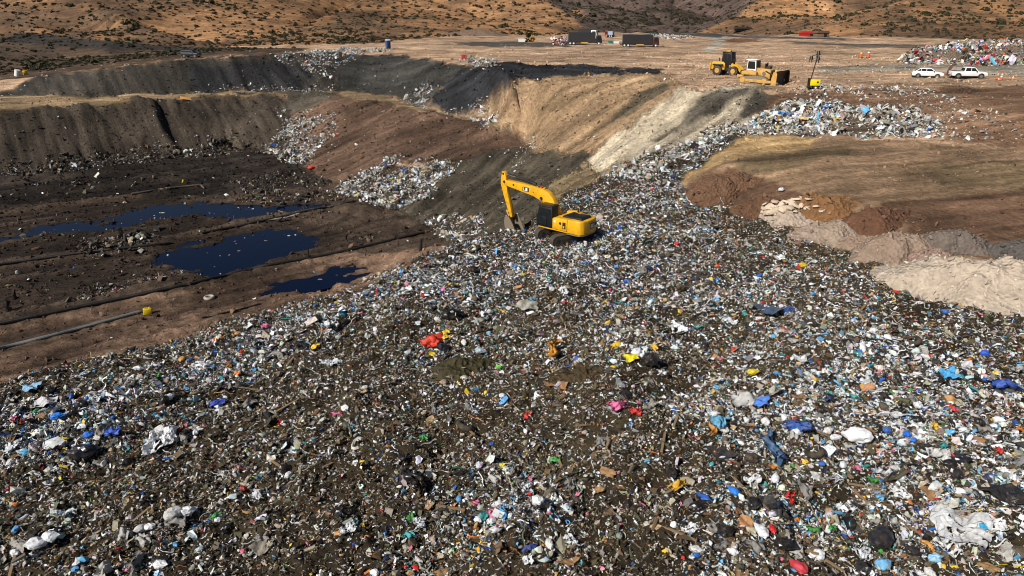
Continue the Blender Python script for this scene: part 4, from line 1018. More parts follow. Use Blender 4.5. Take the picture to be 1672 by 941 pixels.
# bulldozer / loader family on the plateau edge
def dozer(loc, rz):
    root = empty("bulldozer", loc, rz, "dusty yellow bulldozer with white cab frame and big dark blade", "bulldozer")
    for s in (-1, 1):
        prof = [(2.0, 0.9), (2.25, 0.6), (2.1, 0.15), (1.7, 0.0), (-1.6, 0.0), (-2.1, 0.2), (-2.2, 0.6), (-1.8, 1.0), (0.2, 1.25), (1.5, 1.15)]
        t = MB().prism(prof, s * 1.2 - 0.3, s * 1.2 + 0.3)
        for i in range(len(prof)):
            p, q = Vector((prof[i][0], 0, prof[i][1])), Vector((prof[(i + 1) % len(prof)][0], 0, prof[(i + 1) % len(prof)][1])); n = max(1, int((q - p).length / 0.22))
            for k in range(n):
                c = p + (q - p) * (k + 0.5) / n; t.box((c.x, s * 1.2, c.z), (0.07, 0.64, 0.12), ry=-math.atan2((q - p).z, (q - p).x))
        tr = t.obj("track", steel, root)
        MB().cyl((-1.6, s * 1.2 - 0.33, 0.55), (-1.6, s * 1.2 + 0.33, 0.55), 0.42, n=16).obj("drive_sprocket", yellow2, tr)
        MB().cyl((1.65, s * 1.2 - 0.33, 0.5), (1.65, s * 1.2 + 0.33, 0.5), 0.36, n=16).obj("idler_wheel", yellow2, tr)
        MB().box((0.0, s * 1.2, 0.5), (2.6, 0.66, 0.35), bev=0.04).obj("track_frame", yellow2, tr)
        MB().prism([(2.2, 0.25), (3.3, 0.35), (3.3, 0.7), (2.0, 0.6), (-0.4, 0.55), (-0.4, 0.3)], s * 1.62 - 0.09, s * 1.62 + 0.09).obj("push_arm", yellow2, root)
        MB().prism([(-1.9, 1.3), (0.4, 1.28), (0.3, 1.75), (-0.6, 1.95), (-1.9, 1.8)], s * 1.15 - 0.33, s * 1.15 + 0.33, bev=0.06).obj("fender", yellow2, root)
        MB().cyl((1.4, s * 0.72, 1.9), (3.0, s * 0.8, 1.2), 0.09, n=10).obj("blade_cylinder", dark, root)
    MB().prism([(-2.0, 0.75), (2.1, 0.75), (2.15, 2.05), (1.9, 2.2), (0.1, 2.25), (0.0, 1.8), (-2.0, 1.8)], -0.72, 0.72, bev=0.06).obj("engine_hood", yellow2, root)
    MB().cyl((1.2, -0.74, 1.55), (1.2, -0.79, 1.55), 0.26, n=20).obj("side_cover", chrome, root)
    cab = MB().prism([(-1.5, 1.8), (-0.05, 1.8), (-0.2, 3.35), (-1.45, 3.35)], -0.78, 0.78, bev=0.05).obj("cab", white, root)
    for s in (-1, 1): MB().slab([(-1.36, s * 0.79, 2.1), (-0.2, s * 0.79, 2.1), (-0.3, s * 0.79, 3.2), (-1.34, s * 0.79, 3.2)][::-s], 0.015).obj("side_window", glass, cab)
    MB().slab([(-0.07, -0.62, 2.3), (-0.07, 0.62, 2.3), (-0.17, 0.62, 3.22), (-0.17, -0.62, 3.22)], 0.015).obj("windscreen", glass, cab)
    MB().box((-0.85, 0, 3.42), (1.6, 1.75, 0.12), bev=0.04).obj("cab_roof", white, cab)
    ex = MB()
    for y in (-0.32, 0.0, 0.3): ex.cyl((1.1, y, 2.2), (1.1, y, 2.95 + 0.12 * (y > 0.1)), 0.1, n=12)
    ex.box((1.5, 0.1, 2.35), (0.6, 0.8, 0.4), bev=0.06).obj("exhaust_stack", dark, root)
    rip = MB().box((-2.5, 0, 0.95), (0.9, 1.2, 0.3), bev=0.04).prism([(-2.95, 0.9), (-2.75, 0.9), (-2.9, -0.05), (-3.05, 0.0)], -0.1, 0.1).obj("ripper", yellow2, root)
    arc_o = [(3.25 + 0.42 * math.cos(math.pi / 2 + math.pi * k / 8) + 0.3, 1.0 + 1.05 * math.sin(math.pi / 2 + math.pi * k / 8)) for k in range(9)]
    arc_i = [(x + 0.1, z) for x, z in arc_o[::-1]]
    bl = MB().prism(arc_o + arc_i, -2.1, 2.1).obj("blade", dark, root)
    for s in (-1, 1): MB().prism([(3.05, -0.05), (3.75, -0.05), (3.75, 1.7), (3.55, 2.05), (3.2, 1.9), (3.0, 1.0)], s * 2.12 - 0.05, s * 2.12 + 0.05).obj("blade_end_plate", yellow2 if s < 0 else dark, bl)
    return root
dz = dozer(G(1236, 136), R(-44)); dz.scale = (1.08, 1.08, 1.02)
def loader(loc, rz):
    root = empty("wheel_loader", loc, rz, "yellow wheel loader with tall black cab and beacon behind the bulldozer", "loader")
    for x in (-1.35, 1.55):
        for s in (-1, 1): wheel(root, x, s * 1.05, 0.8, 0.55, s, rim=yellow2)
    MB().prism([(-2.7, 0.9), (-0.2, 0.9), (-0.2, 2.0), (-0.6, 2.25), (-2.4, 2.2), (-2.75, 1.9)], -0.85, 0.85, bev=0.07).obj("engine_hood", loader_yellow, root)
    MB().box((-2.8, 0, 1.35), (0.28, 2.3, 1.3), bev=0.06).obj("counterweight", loader_yellow, root)
    for s in (-1, 1): MB().prism([(-2.3, 1.65), (-0.4, 1.65), (-0.5, 1.85), (-2.2, 1.85)], s * 1.05 - 0.3, s * 1.05 + 0.3, bev=0.03).obj("fender", black, root)
    MB().box((0.9, 0, 0.95), (2.2, 0.9, 0.6), bev=0.06).obj("front_frame", dark, root)
    cab = MB().prism([(-0.9, 1.75), (0.85, 1.75), (0.95, 2.4), (0.75, 3.7), (-0.85, 3.7)], -0.8, 0.8, bev=0.05).obj("cab", black, root)
    for s in (-1, 1):
        MB().slab([(-0.6, s * 0.812, 2.25), (0.05, s * 0.812, 2.05), (0.05, s * 0.812, 3.5), (-0.58, s * 0.812, 3.5)][::-s], 0.015).obj("side_window", glass, cab)
        MB().slab([(0.13, s * 0.812, 2.0), (0.8, s * 0.812, 2.3), (0.65, s * 0.812, 3.5), (0.13, s * 0.812, 3.5)][::-s], 0.015).obj("side_window", glass, cab)
    MB().slab([(0.955, -0.65, 2.45), (0.955, 0.65, 2.45), (0.73, 0.65, 3.55), (0.73, -0.65, 3.55)], 0.015).obj("windscreen", glass, cab)
    MB().slab([(-0.765, 0.6, 2.4), (-0.765, -0.6, 2.4), (-0.725, -0.6, 3.5), (-0.725, 0.6, 3.5)], 0.015).obj("rear_window", glass, cab)
    MB().box((0.0, 0, 3.77), (1.7, 1.75, 0.12), bev=0.04).obj("cab_roof", black, cab)
    MB().box((-0.1, 0, 3.95), (0.8, 0.6, 0.24), bev=0.05).obj("beacon_bar", loader_yellow, cab)
    for s in (-1, 1):
        MB().prism([(0.7, 1.75), (1.0, 2.05), (2.2, 1.6), (3.1, 0.6), (2.85, 0.4), (2.0, 1.2), (0.9, 1.5)], s * 0.6 - 0.1, s * 0.6 + 0.1).obj("lift_arm", loader_yellow, root)
    MB().prism([(2.9, 0.9), (3.0, 0.2), (3.3, 0.05), (4.0, 0.05), (4.0, 0.13), (3.35, 0.16), (3.12, 0.3), (3.05, 1.1)], -1.3, 1.3).prism([(3.0, 1.1), (3.0, 0.2), (3.3, 0.05), (4.0, 0.05)], -1.33, -1.28).prism([(3.0, 1.1), (3.0, 0.2), (3.3, 0.05), (4.0, 0.05)], 1.28, 1.33).obj("bucket", dark, root)
    MB().cyl((-1.9, 0.4, 2.2), (-1.9, 0.4, 2.8), 0.08, n=10).obj("exhaust_pipe", dark, root)
    return root
ld = loader(G(1187, 123), R(-42))

# light tower
def light_tower(loc, rz):
    root = empty("light_tower", loc, rz, "yellow mobile light tower with leaning mast on the plateau edge", "light tower")
    b = MB().box((0, 0, 0.85), (1.25, 0.75, 0.75), bev=0.04).obj("generator_box", paint("signal_yellow", (236, 214, 20), 0.45, dirt=0.15), root)
    MB().box((-0.68, 0, 0.72), (0.1, 0.8, 1.3), bev=0.02).box((0, 0, 0.42), (1.3, 0.6, 0.12)).obj("chassis", black, root)
    MB().box((0.3, -0.378, 0.9), (0.2, 0.02, 0.22)).obj("control_panel", black, b)
    for s in (-1, 1): wheel(root, 0.1, s * 0.42, 0.24, 0.16, s, rim=white)
    MB().cyl((-0.6, 0, 0.5), (-0.05, 0.2, 4.1), 0.075, 0.06, n=10).obj("mast", dark, root)
    MB().cyl((-0.75, 0.2, 4.05), (0.3, 0.2, 4.25), 0.04, n=8).obj("crossbar", dark, root)
    for x, z in ((-0.8, 3.75), (0.05, 3.7), (-0.02, 4.35)):
        l = MB().cyl((x, 0.2, z + 0.3), (x, 0.16, z - 0.15), 0.14, 0.26, n=12).obj("lamp_head", black, root)
        MB().cyl((x - 0.12, 0.14, z - 0.12), (x - 0.22, 0.12, z - 0.5), 0.05, n=8).cyl((x + 0.08, 0.14, z - 0.12), (x + 0.12, 0.12, z - 0.5), 0.06, n=8).obj("lamp_bracket", dark, l)
    return root
lt = light_tower(G(1328, 146), R(-6)); lt.scale = (1.12, 1.12, 1.12)

# lorries at the back of the plateau
black_tarp = paint("black_tarp", (30, 30, 34), 0.6, dirt=0.12, scale=0.5, bump=0.3)
def lorry(loc, rz, label, cabcol, L=9.0, boxh=3.0, boxcol=black_tarp, name="lorry"):
    root = empty(name, loc, rz, label, "lorry")
    bx = MB().box((-0.6, 0, 0.95 + boxh / 2), (L - 2.6, 2.45, boxh))
    for k in range(7): 
        x = -0.6 - (L - 2.6) / 2 + (k + 0.5) * (L - 2.6) / 7
        bx.box((x, 0, 0.95 + boxh / 2), (0.08, 2.5, boxh - 0.06))
    bx.obj("cargo_box", boxcol, root)
    MB().box((0, 0, 0.78), (L, 0.9, 0.28)).obj("chassis", dark, root)
    MB().box((-0.6 - (L - 2.6) / 2 - 0.03, 0, 0.95 + boxh / 2), (0.06, 2.2, boxh - 0.3)).obj("tail_door", grey, root)
    x0 = L / 2 - 1.85
    cab = MB().prism([(x0, 0.55), (x0 + 1.95, 0.55), (x0 + 1.95, 1.5), (x0 + 1.65, 2.75), (x0 + 0.1, 2.8)], -1.2, 1.2, bev=0.08).obj("cab", cabcol, root)
    MB().slab([(x0 + 1.95, -1.0, 1.58), (x0 + 1.95, 1.0, 1.58), (x0 + 1.69, 1.0, 2.6), (x0 + 1.69, -1.0, 2.6)], 0.02).obj("windscreen", glass, cab)
    for s in (-1, 1): MB().slab([(x0 + 0.5, s * 1.212, 1.55), (x0 + 1.7, s * 1.212, 1.55), (x0 + 1.5, s * 1.212, 2.5), (x0 + 0.5, s * 1.212, 2.5)][::-s], 0.02).obj("side_window", glass, cab)
    MB().box((x0 + 1.97, 0, 0.75), (0.12, 2.3, 0.35), bev=0.04).obj("bumper", grey, cab)
    for s in (-1, 1): MB().box((x0 + 1.985, s * 0.85, 1.1), (0.06, 0.35, 0.2), bev=0.02).obj("headlight", chrome, cab)
    for x in (-L / 2 + 1.3, -L / 2 + 2.4, x0 + 1.0):
        for s in (-1, 1): wheel(root, x, s * 1.06, 0.5, 0.3, s, rim=white)
    MB().box((0.2, -1.2, 0.75), (2.2, 0.08, 0.25)).obj("side_guard", yellow2, root)
    return root
gl = G(953, 73.5)
lorry(gl, R(-6), "dark box lorry with navy cab parked beside the refuse pile", navyp, L=11.0, boxh=2.7)
lorry(G(1043, 77), R(-5), "dark box lorry with maroon cab standing alone on the plateau", paint("maroon_paint", (70, 30, 28), 0.45, dirt=0.4), L=11.2, boxh=2.5)
wl2 = lorry(G(958, 66), R(-20), "white lorry cab showing above the dark box lorry", white, L=6.6, boxh=2.0); wl2.scale = (1.12, 1.12, 1.2)
wl3 = lorry(G(996, 61), R(150), "red and white lorry parked furthest back behind the others", red, L=5.2, boxh=1.6, boxcol=paint("pale_blue_paint", (150, 170, 196), 0.5)); wl3.scale = (.72, .72, .85)
def skip(loc, rz, label, m, s=1.0):
    root = empty("skip_container", loc, rz, label, "skip")
    o = [(-1.3, 0.1), (1.3, 0.1), (1.7, 1.3), (-1.7, 1.3)]
    MB().prism(o, -0.85, -0.78).prism(o, 0.78, 0.85).box((0, 0, 0.14), (2.6, 1.6, 0.08)).slab([(1.3, -0.8, .1), (1.3, .8, .1), (1.7, .8, 1.3), (1.7, -.8, 1.3)], 0.06).slab([(-1.3, .8, .1), (-1.3, -.8, .1), (-1.7, -.8, 1.3), (-1.7, .8, 1.3)], 0.06).obj("hopper", m, root)
    MB().box((0, 0.86, 1.3), (3.4, 0.1, 0.1)).box((0, -0.86, 1.3), (3.4, 0.1, 0.1)).obj("rim_bar", m, root)
    root.scale = (s, s, s); return root
skip(G(998, 71), R(10), "teal skip between the two dark lorries", paint("teal_paint", (30, 132, 122), 0.5, dirt=0.25), 0.62)
skip(G(1006, 71.5), R(0), "small white skip beside the teal one", white, 0.55)
skip(G(852, 69), R(0), "white skip next to the small brown loader", white, 0.8)
ld2 = loader(G(863, 68.5), R(200)); ld2["label"] = "small brown loader far back beside the white skip"; ld2.scale = (0.75, 0.75, 0.75)

def toilet(loc, rz):
    root = empty("portable_toilet", loc, rz, "blue portable toilet with white roof on the plateau edge", "portable toilet")
    blue = paint("toilet_blue", (40, 84, 150), 0.45, dirt=0.12)
    b = MB().box((0, 0, 1.15), (1.15, 1.15, 2.1), bev=0.05)
    for k in range(4): b.box((-0.42 + 0.28 * k, -0.57, 1.15), (0.06, 0.05, 1.9))
    b.obj("cabin", blue, root)
    MB().box((0.585, 0, 1.1), (0.03, 0.8, 1.8), bev=0.01).obj("door", paint("toilet_door", (24, 40, 74), 0.5), root)
    MB().prism([(-0.62, 2.2), (0.62, 2.2), (0.5, 2.36), (0.0, 2.44), (-0.5, 2.36)], -0.62, 0.62, bev=0.02).obj("roof", white, root)
    MB().cyl((-0.3, 0.3, 2.3), (-0.3, 0.3, 2.7), 0.06, n=8).obj("vent_pipe", grey, root)
    MB().box((0, 0, 0.06), (1.25, 1.25, 0.12)).obj("skid_base", black, root)
toilet(G(634, 79.5), R(-58))

# cones, barrels, curved sheet
def cone(loc, label, s=1.0, group="traffic cones on the dirt road"):
    root = empty("traffic_cone", loc, 0, label, "cone", group); root.scale = (s, s, s)
    MB().box((0, 0, 0.03), (0.42, 0.42, 0.06), bev=0.02).obj("base", orange, root)
    MB().cyl((0, 0, 0.06), (0, 0, 0.95), 0.17, 0.035, n=16).obj("body", orange, root)
    MB().cyl((0, 0, 0.36), (0, 0, 0.54), 0.132, 0.104, n=16).cyl((0, 0, 0.66), (0, 0, 0.8), 0.086, 0.065, n=16).obj("reflective_band", white, root)
    return root
cone(G(1634, 131), "tall orange and white traffic cone, biggest of the three beside the pickup", 1.25)
cone(G(1653, 131), "small traffic cone standing furthest from the pickup", 0.8)
c3 = cone(G(1625, 131), "traffic cone tipped over on its side beside the tallest cone", 0.95); c3.rotation_euler = (R(96), 0, R(60)); c3.location.z += 0.2
def barrel(loc, label, mtop, s=1.0):
    root = empty("traffic_barrel", loc, 0, label, "barrel"); root.scale = (s, s, s)
    MB().cyl((0, 0, 0.0), (0, 0, 0.12), 0.42, 0.4, n=18).obj("base", black, root)
    MB().cyl((0, 0, 0.12), (0, 0, 1.0), 0.32, 0.24, n=18).obj("body", orange, root)
    MB().cyl((0, 0, 0.95), (0, 0, 1.22), 0.245, 0.2, n=18).obj("top_band", mtop, root)
barrel(G(1405, 95), "slim orange barrel with yellow top standing on the plateau", paint("lime_yellow", (220, 214, 70), 0.5), 1.0)
barrel(G(1417, 95), "wide orange barrel with white top standing on the plateau", white, 1.12)
def curved_sheet(loc):
    m = MB(); n = 10
    for k in range(n):
        a0, a1 = R(-10 + 8 * k), R(-10 + 8 * (k + 1))
        p = lambda a, y: (1.6 * math.cos(a) - 1.6, y, 1.75 * math.sin(a) + 0.3)
        m.slab([p(a0, -0.35), p(a0, 0.35), p(a1, 0.35), p(a1, -0.35)], 0.04)
    tag(m.obj("metal_sheet", paint("rusty_sheet", (92, 62, 50), 0.7, dirt=0.4)), "curved rusty metal sheet standing upright behind the pickup", "metal sheet").location = loc
    o = bpy.data.objects["metal_sheet"]; o.rotation_euler = (0, 0, R(190)); o.scale = (0.9, 1, 1.0)
curved_sheet(G(1547, 124) + Vector((0, 0, 0.1)))
# small huts at the foot of the hills
def shed(loc, rz, label, wm, rm, s):
    root = empty("shed", loc, rz, label, "shed")
    MB().box((0, 0, s[2] / 2), s, bev=0.03).obj("wall", wm, root)
    MB().prism([(-s[0] / 2 - .3, s[2]), (s[0] / 2 + .3, s[2]), (s[0] / 2 - 0.4, s[2] + 0.8), (-s[0] / 2 + 0.4, s[2] + 0.8)], -s[1] / 2 - 0.3, s[1] / 2 + 0.3).obj("roof", rm, root)
    MB().box((s[0] * 0.2, -s[1] / 2 - 0.02, 1.0), (1.2, 0.06, 2.0)).obj("door", black, root)
shed(G(1318, 60), R(-4), "long low red shed at the foot of the tan hill", red, red, (6, 3, 1.2))
shed(G(1340, 61), R(6), "low brown hut beside the red shed", paint("brown_wall", (120, 92, 70), 0.8), paint("brown_roof", (96, 74, 60), 0.8), (5, 3, 1.6))
shed(G(1213, 50), R(3), "dark flat building at the foot of the hill above the path", black, dark, (8, 3, 0.7))

# ------------------------------------------------------------------ dirt mounds
def mound_mat(name, rgb, rough_scale=1.3):
    m, nt, b = mat_base(name); N = nt.nodes; L = nt.links
    g = N.new("ShaderNodeNewGeometry")
    n1 = N.new("ShaderNodeTexNoise"); n1.inputs["Scale"].default_value = rough_scale; n1.inputs["Detail"].default_value = 10; n1.inputs["Roughness"].default_value = 0.7
    n2 = N.new("ShaderNodeTexVoronoi"); n2.inputs["Scale"].default_value = 3.2
    L.new(g.outputs["Position"], n1.inputs["Vector"]); L.new(g.outputs["Position"], n2.inputs["Vector"])
    r = N.new("ShaderNodeMapRange"); r.inputs["From Min"].default_value = 0.25; r.inputs["From Max"].default_value = 0.75; r.inputs["To Min"].default_value = 0.62; r.inputs["To Max"].default_value = 1.25
    L.new(n1.outputs["Fac"], r.inputs["Value"])
    s = N.new("ShaderNodeVectorMath"); s.operation = 'SCALE'; s.inputs[0].default_value = lin(rgb); L.new(r.outputs[0], s.inputs["Scale"])
    L.new(s.outputs[0], b.inputs["Base Color"]); b.inputs["Roughness"].default_value = 0.95; b.inputs["Specular IOR Level"].default_value = 0.1
    mm = N.new("ShaderNodeMath"); mm.operation = 'ADD'; L.new(n1.outputs["Fac"], mm.inputs[0]); L.new(n2.outputs["Distance"], mm.inputs[1])
    bp = N.new("ShaderNodeBump"); bp.inputs["Strength"].default_value = 0.8; bp.inputs["Distance"].default_value = 0.25
    L.new(mm.outputs[0], bp.inputs["Height"]); L.new(bp.outputs[0], b.inputs["Normal"])
    m["tone"] = lin(rgb)
    return m
def mound(px, py, rx, ry, h, rgb, label, rz=0.0, seed=0, clod=0.10, sharp=1.0):
    c = G(px, py); nr, na = 34, 84
    rr = np.linspace(0, 1, nr)[:, None]; aa = np.linspace(0, 2 * math.pi, na, endpoint=False)[None]
    edge = 1 + 0.16 * np.sin(aa * 2 + seed) + 0.1 * np.sin(aa * 3 + 2 * seed) + 0.06 * np.sin(aa * 7 + seed)
    lx = rr * edge * rx * np.cos(aa); ly = rr * edge * ry * np.sin(aa)
    cx, sx = math.cos(rz), math.sin(rz)
    x = c.x + lx * cx - ly * sx; y = c.y + lx * sx + ly * cx
    prof = np.clip(1 - rr ** (1.25 * sharp), 0, 1) ** 1.05 * (1 - 0.25 * (1 - rr) ** 4)
    z = H(x, y) * rr ** 2 + (1 - rr ** 2) * c.z + h * prof * 1.22 * (1 + 0.36 * fbm(x / 1.9, y / 1.9, 4, 300 + seed)) + clod * 1.05 * (1.2 - rr) * 2 * fbm(x / 0.5, y / 0.5, 3, 310 + seed)
    z = np.maximum(z, H(x, y) - 0.25); z[-1] = H(x[-1], y[-1]) - 0.3
    V = np.stack([x - c.x, y - c.y, z - c.z], -1).reshape(-1, 3); idx = np.arange(nr * na).reshape(nr, na)
    Q = np.stack([idx[:-1], idx[1:], np.roll(idx, -1, 1)[1:], np.roll(idx, -1, 1)[:-1]], -1).reshape(-1, 4)
    o = link("dirt_mound", new_mesh("dirt_mound", V, quads=Q, smooth=True), mound_mat("mound_soil", rgb), loc=c)
    return tag(o, label, "mound")
mound(1183, 305, 4.4, 3.2, 1.3, (114, 86, 66), "reddish brown dirt mound nearest to the excavator", 0.2, 1)
mound(1250, 338, 3.4, 2.4, 0.8, (108, 80, 60), "low rusty brown dirt mound beside the pale broken slabs", 0.1, 2, 0.14)
mound(1335, 337, 3.8, 2.2, 1.1, (132, 96, 64), "cloddy tan brown mound behind the pale broken slabs", -0.2, 3, 0.2)
mound(1292, 356, 3.3, 2.1, 0.9, (178, 160, 142), "pale rubble mound carrying broken slabs", -0.1, 4, 0.16)
mound(1352, 390, 3.9, 2.5, 1.7, (160, 141, 123), "pinkish grey dirt mound right after the broken slabs", -0.3, 5, 0.12)
mound(1424, 368, 3.3, 2.3, 1.6, (106, 76, 58), "dark red earth mound, the reddest of the row", -0.1, 6, 0.07)
mound(1466, 412, 3.8, 2.6, 1.8, (150, 129, 111), "pinkish brown dirt mound behind the biggest pale mound", -0.3, 7, 0.14)
mound(1550, 402, 3.2, 2.2, 1.4, (116, 104, 94), "grey gravel mound behind the biggest pale mound", -0.2, 8, 0.1)
mound(1612, 482, 6.9, 4.3, 2.6, (190, 173, 153), "biggest pale sandy mound at the border of the refuse", -0.45, 9, 0.09)
mound(1405, 402, 2.6, 1.8, 0.9, (148, 126, 108), "small pinkish mound squeezed between two larger pinkish mounds", 0.1, 16, 0.12)
mound(1520, 432, 3.0, 2.0, 1.1, (158, 132, 116), "small pale brown mound behind the top of the biggest pale mound", -0.2, 17, 0.12)
mound(1672, 418, 2.6, 2.0, 1.1, (96, 90, 84), "dark grey gravel mound at the picture edge", 0, 10, 0.1)
mound(1650, 92, 9, 4, 2.4, (120, 104, 90), "heap of earth under the mixed scrap behind the parked cars", 0.0, 11, 0.25, 0.8)
mound(1540, 95, 9, 3.4, 1.8, (124, 108, 92), "lower end of the scrap covered heap behind the white car", 0.05, 12, 0.25, 0.8)
mound(753, 602, 2.0, 1.3, 0.5, (72, 66, 46), "olive green matted mound rising from the refuse below the red cloth", 0.2, 13, 0.16)
mound(955, 612, 2.2, 1.2, 0.45, (78, 66, 48), "brown matted mound in the refuse under the orange rag", 0.1, 14, 0.16)
mound(780, 58, 14, 7, 2.2, (124, 104, 88), "low grey brown earth bank at the foot of the hill", 0.0, 15, 0.2)

# clods and stones lying on the mounds
MOUNDS = [o for o in bpy.data.objects if o.name.startswith("dirt_mound")]
dg0 = bpy.context.evaluated_depsgraph_get(); dg0.update()
LM = Litter()
for o in MOUNDS[:12]:
    bb = [o.matrix_world @ Vector(c) for c in o.bound_box]; x0, x1 = min(b.x for b in bb), max(b.x for b in bb); y0, y1 = min(b.y for b in bb), max(b.y for b in bb)
    n = int((x1 - x0) * (y1 - y0) * 7); pts = []
    for k in range(n):
        x, y = random.uniform(x0, x1), random.uniform(y0, y1)
        hit, loc, nr_, fi, ob, mw = SC.ray_cast(dg0, Vector((x, y, 60)), Vector((0, 0, -1)))
        if hit and ob.name == o.name: pts.append(loc[:])
    pts = np.array(pts); c0 = np.array(o.data.materials[0]["tone"])
    LM.add(pts, np.clip(0.13 * np.exp(RNG.normal(size=len(pts)) * 0.6), 0.05, 0.7), np.clip(c0[None] * RNG.uniform(0.55, 1.4, (len(pts), 1)), 0, .8), RNG.uniform(0, 6.28, len(pts)), np.full(len(pts), 0.6), 0.35, [1 if t[0] == 't' else 0 for t in TPL])
m_stone, nt_, b_ = mat_base("stones"); at_ = nt_.nodes.new("ShaderNodeAttribute"); at_.attribute_name = "col"; nt_.links.new(at_.outputs["Color"], b_.inputs["Base Color"]); b_.inputs["Roughness"].default_value = 0.95
tag(LM.build("rubble", m_stone), kind="stuff", label="stones and clods strewn over the dirt mounds")

# broken slabs on the rubble mound
slab_m = paint("pale_slab", (206, 186, 162), 0.85, dirt=0.4, dirt_col=(150, 126, 104), scale=3)
dg = bpy.context.evaluated_depsgraph_get()
def drop_on(x, y, z0=60):
    dg.update()
    hit, loc, nrm, i, o, m = SC.ray_cast(dg, Vector((x, y, z0)), Vector((0, 0, -1)))
    return loc if hit else Vector((x, y, float(H(x, y))))
slab_meshes = []
def pick(px, py):
    d = Vector(ray(px, py)).normalized(); hit, loc, nrm, i, o, m = SC.ray_cast(dg, Vector((0, 0, CAM_Z)), d)
    return loc if hit else G(px, py)
for s in range(5):
    r = random.Random(s); k = 6; m = MB()
    prof = [(0.5 * (0.7 + 0.5 * r.random()) * math.cos(2 * math.pi * i / k + r.random() * 0.5), 0.34 * (0.7 + 0.5 * r.random()) * math.sin(2 * math.pi * i / k + r.random() * 0.5)) for i in range(k)]
    m.prism(prof, -0.09, 0.09, axis='Z', bev=0.03); slab_meshes.append(m.mesh("concrete_slab", 30))
rs = random.Random(5)
dg.update()
for i in range(44):
    px = rs.uniform(1247, 1345) if i % 3 else rs.uniform(1247, 1300)
    py = (345 if px < 1300 else 338) - 8 * math.sin((px - 1240) / 105 * math.pi) + rs.uniform(-9, 11)
    p = pick(px, py)
    o = link("concrete_slab", slab_meshes[i % 5], slab_m, loc=(p.x, p.y, p.z + 0.12))
    k = rs.uniform(0.7, 1.5) * (1.0 if px < 1305 else 0.6); o.scale = (k, k, k); o.rotation_euler = (rs.uniform(-.5, .5), rs.uniform(-.7, .3), rs.uniform(0, 6.3))
    tag(o, "pale broken slab lying on the rubble mound", "slab", "broken slabs on the rubble mound")

# ------------------------------------------------------------------ pit: pipes and odds and ends
def ground_path(pts, n=30, lift=0.0):
    out = []
    for p, q in zip(pts[:-1], pts[1:]):
        for k in range(n):
            x = p[0] + (q[0] - p[0]) * k / n; y = p[1] + (q[1] - p[1]) * k / n; a = G(x, y); out.append(Vector((a.x, a.y, a.z + lift)))
    out.append(G(*pts[-1]) + Vector((0, 0, lift)))
    for _ in range(4): out = [out[0]] + [(out[i - 1] + out[i] * 2 + out[i + 1]) / 4 for i in range(1, len(out) - 1)] + [out[-1]]
    return out
def pipe(name, pts, r, mat, label, n=14, lift=None):
    P_ = ground_path(pts, n, r * 0.7 if lift is None else lift); o0 = P_[0].copy()
    o = MB().tube([p - o0 for p in P_], r, 10).obj(name, mat); o.location = o0
    return tag(o, label, "pipe")
pipe("drain_pipe", [(-60, 588), (0, 571), (120, 541), (228, 511)], 0.17, paint("pipe_grey", (112, 118, 116), 0.35, dirt=0.25), "long grey pipe ending at the yellow can on the pit floor")
blackpipe = paint("black_pipe", (24, 22, 20), 0.6, dirt=0.25)
pipe("drain_pipe", [(-60, 542), (0, 530), (180, 493), (300, 467)], 0.2, blackpipe, "black pipe along the berm in front of the middle pool, nearer half")
pipe("drain_pipe", [(310, 465), (430, 436), (560, 412), (690, 381)], 0.17, blackpipe, "black pipe along the berm beside the middle pool, farther half")
pipe("drain_pipe", [(-40, 442), (0, 433), (140, 413), (280, 398)], 0.16, blackpipe, "thin black pipe running from the pit edge to the middle pool")
pipe("drain_pipe", [(330, 382), (420, 364), (500, 346), (580, 330)], 0.16, blackpipe, "thin black pipe between the upper and middle pools")
pipe("drain_pipe", [(215, 318), (270, 309), (328, 303), (334, 309)], 0.16, paint("pipe_brown", (92, 80, 66), 0.6), "short brown pipe with a bent end near the far pit wall")
pipe("drain_pipe", [(330, 520), (390, 507), (425, 497)], 0.09, blackpipe, "thin black hose lying on the bare near pit floor")
pipe("drain_pipe", [(430, 362), (470, 356), (488, 350)], 0.13, paint("pipe_pale", (150, 142, 128), 0.5), "short pale pipe at the shore of the middle pool")
def ringtyre(loc, R_, r_, mat, name, label, cat, tilt=(0, 0, 0), group=None):
    m = MB(); n = 20
    pts = [Vector((R_ * math.cos(2 * math.pi * k / n), R_ * math.sin(2 * math.pi * k / n), 0)) for k in range(n + 1)]
    me = bpy.data.meshes.new(name); bm = bmesh.new(); vs = []
    for k in range(n):
        a = 2 * math.pi * k / n; vs.append([bm.verts.new(((R_ + r_ * math.cos(b)) * math.cos(a), (R_ + r_ * math.cos(b)) * math.sin(a), r_ * 1.25 * math.sin(b))) for b in [2 * math.pi * j / 8 for j in range(8)]])
    for k in range(n):
        for j in range(8): bm.faces.new((vs[k][j], vs[(k + 1) % n][j], vs[(k + 1) % n][(j + 1) % 8], vs[k][(j + 1) % 8]))
    bm.to_mesh(me); bm.free(); m.bm.free()
    for p in me.polygons: p.use_smooth = True
    o = link(name, me, mat, loc=loc + Vector((0, 0, r_))); o.rotation_euler = tilt
    return tag(o, label, cat, group)
ringtyre(G(342, 488), 0.42, 0.14, paint("pale_tyre", (170, 162, 148), 0.7), "discarded_tyre", "pale worn tyre lying alone on the pit floor", "tyre")
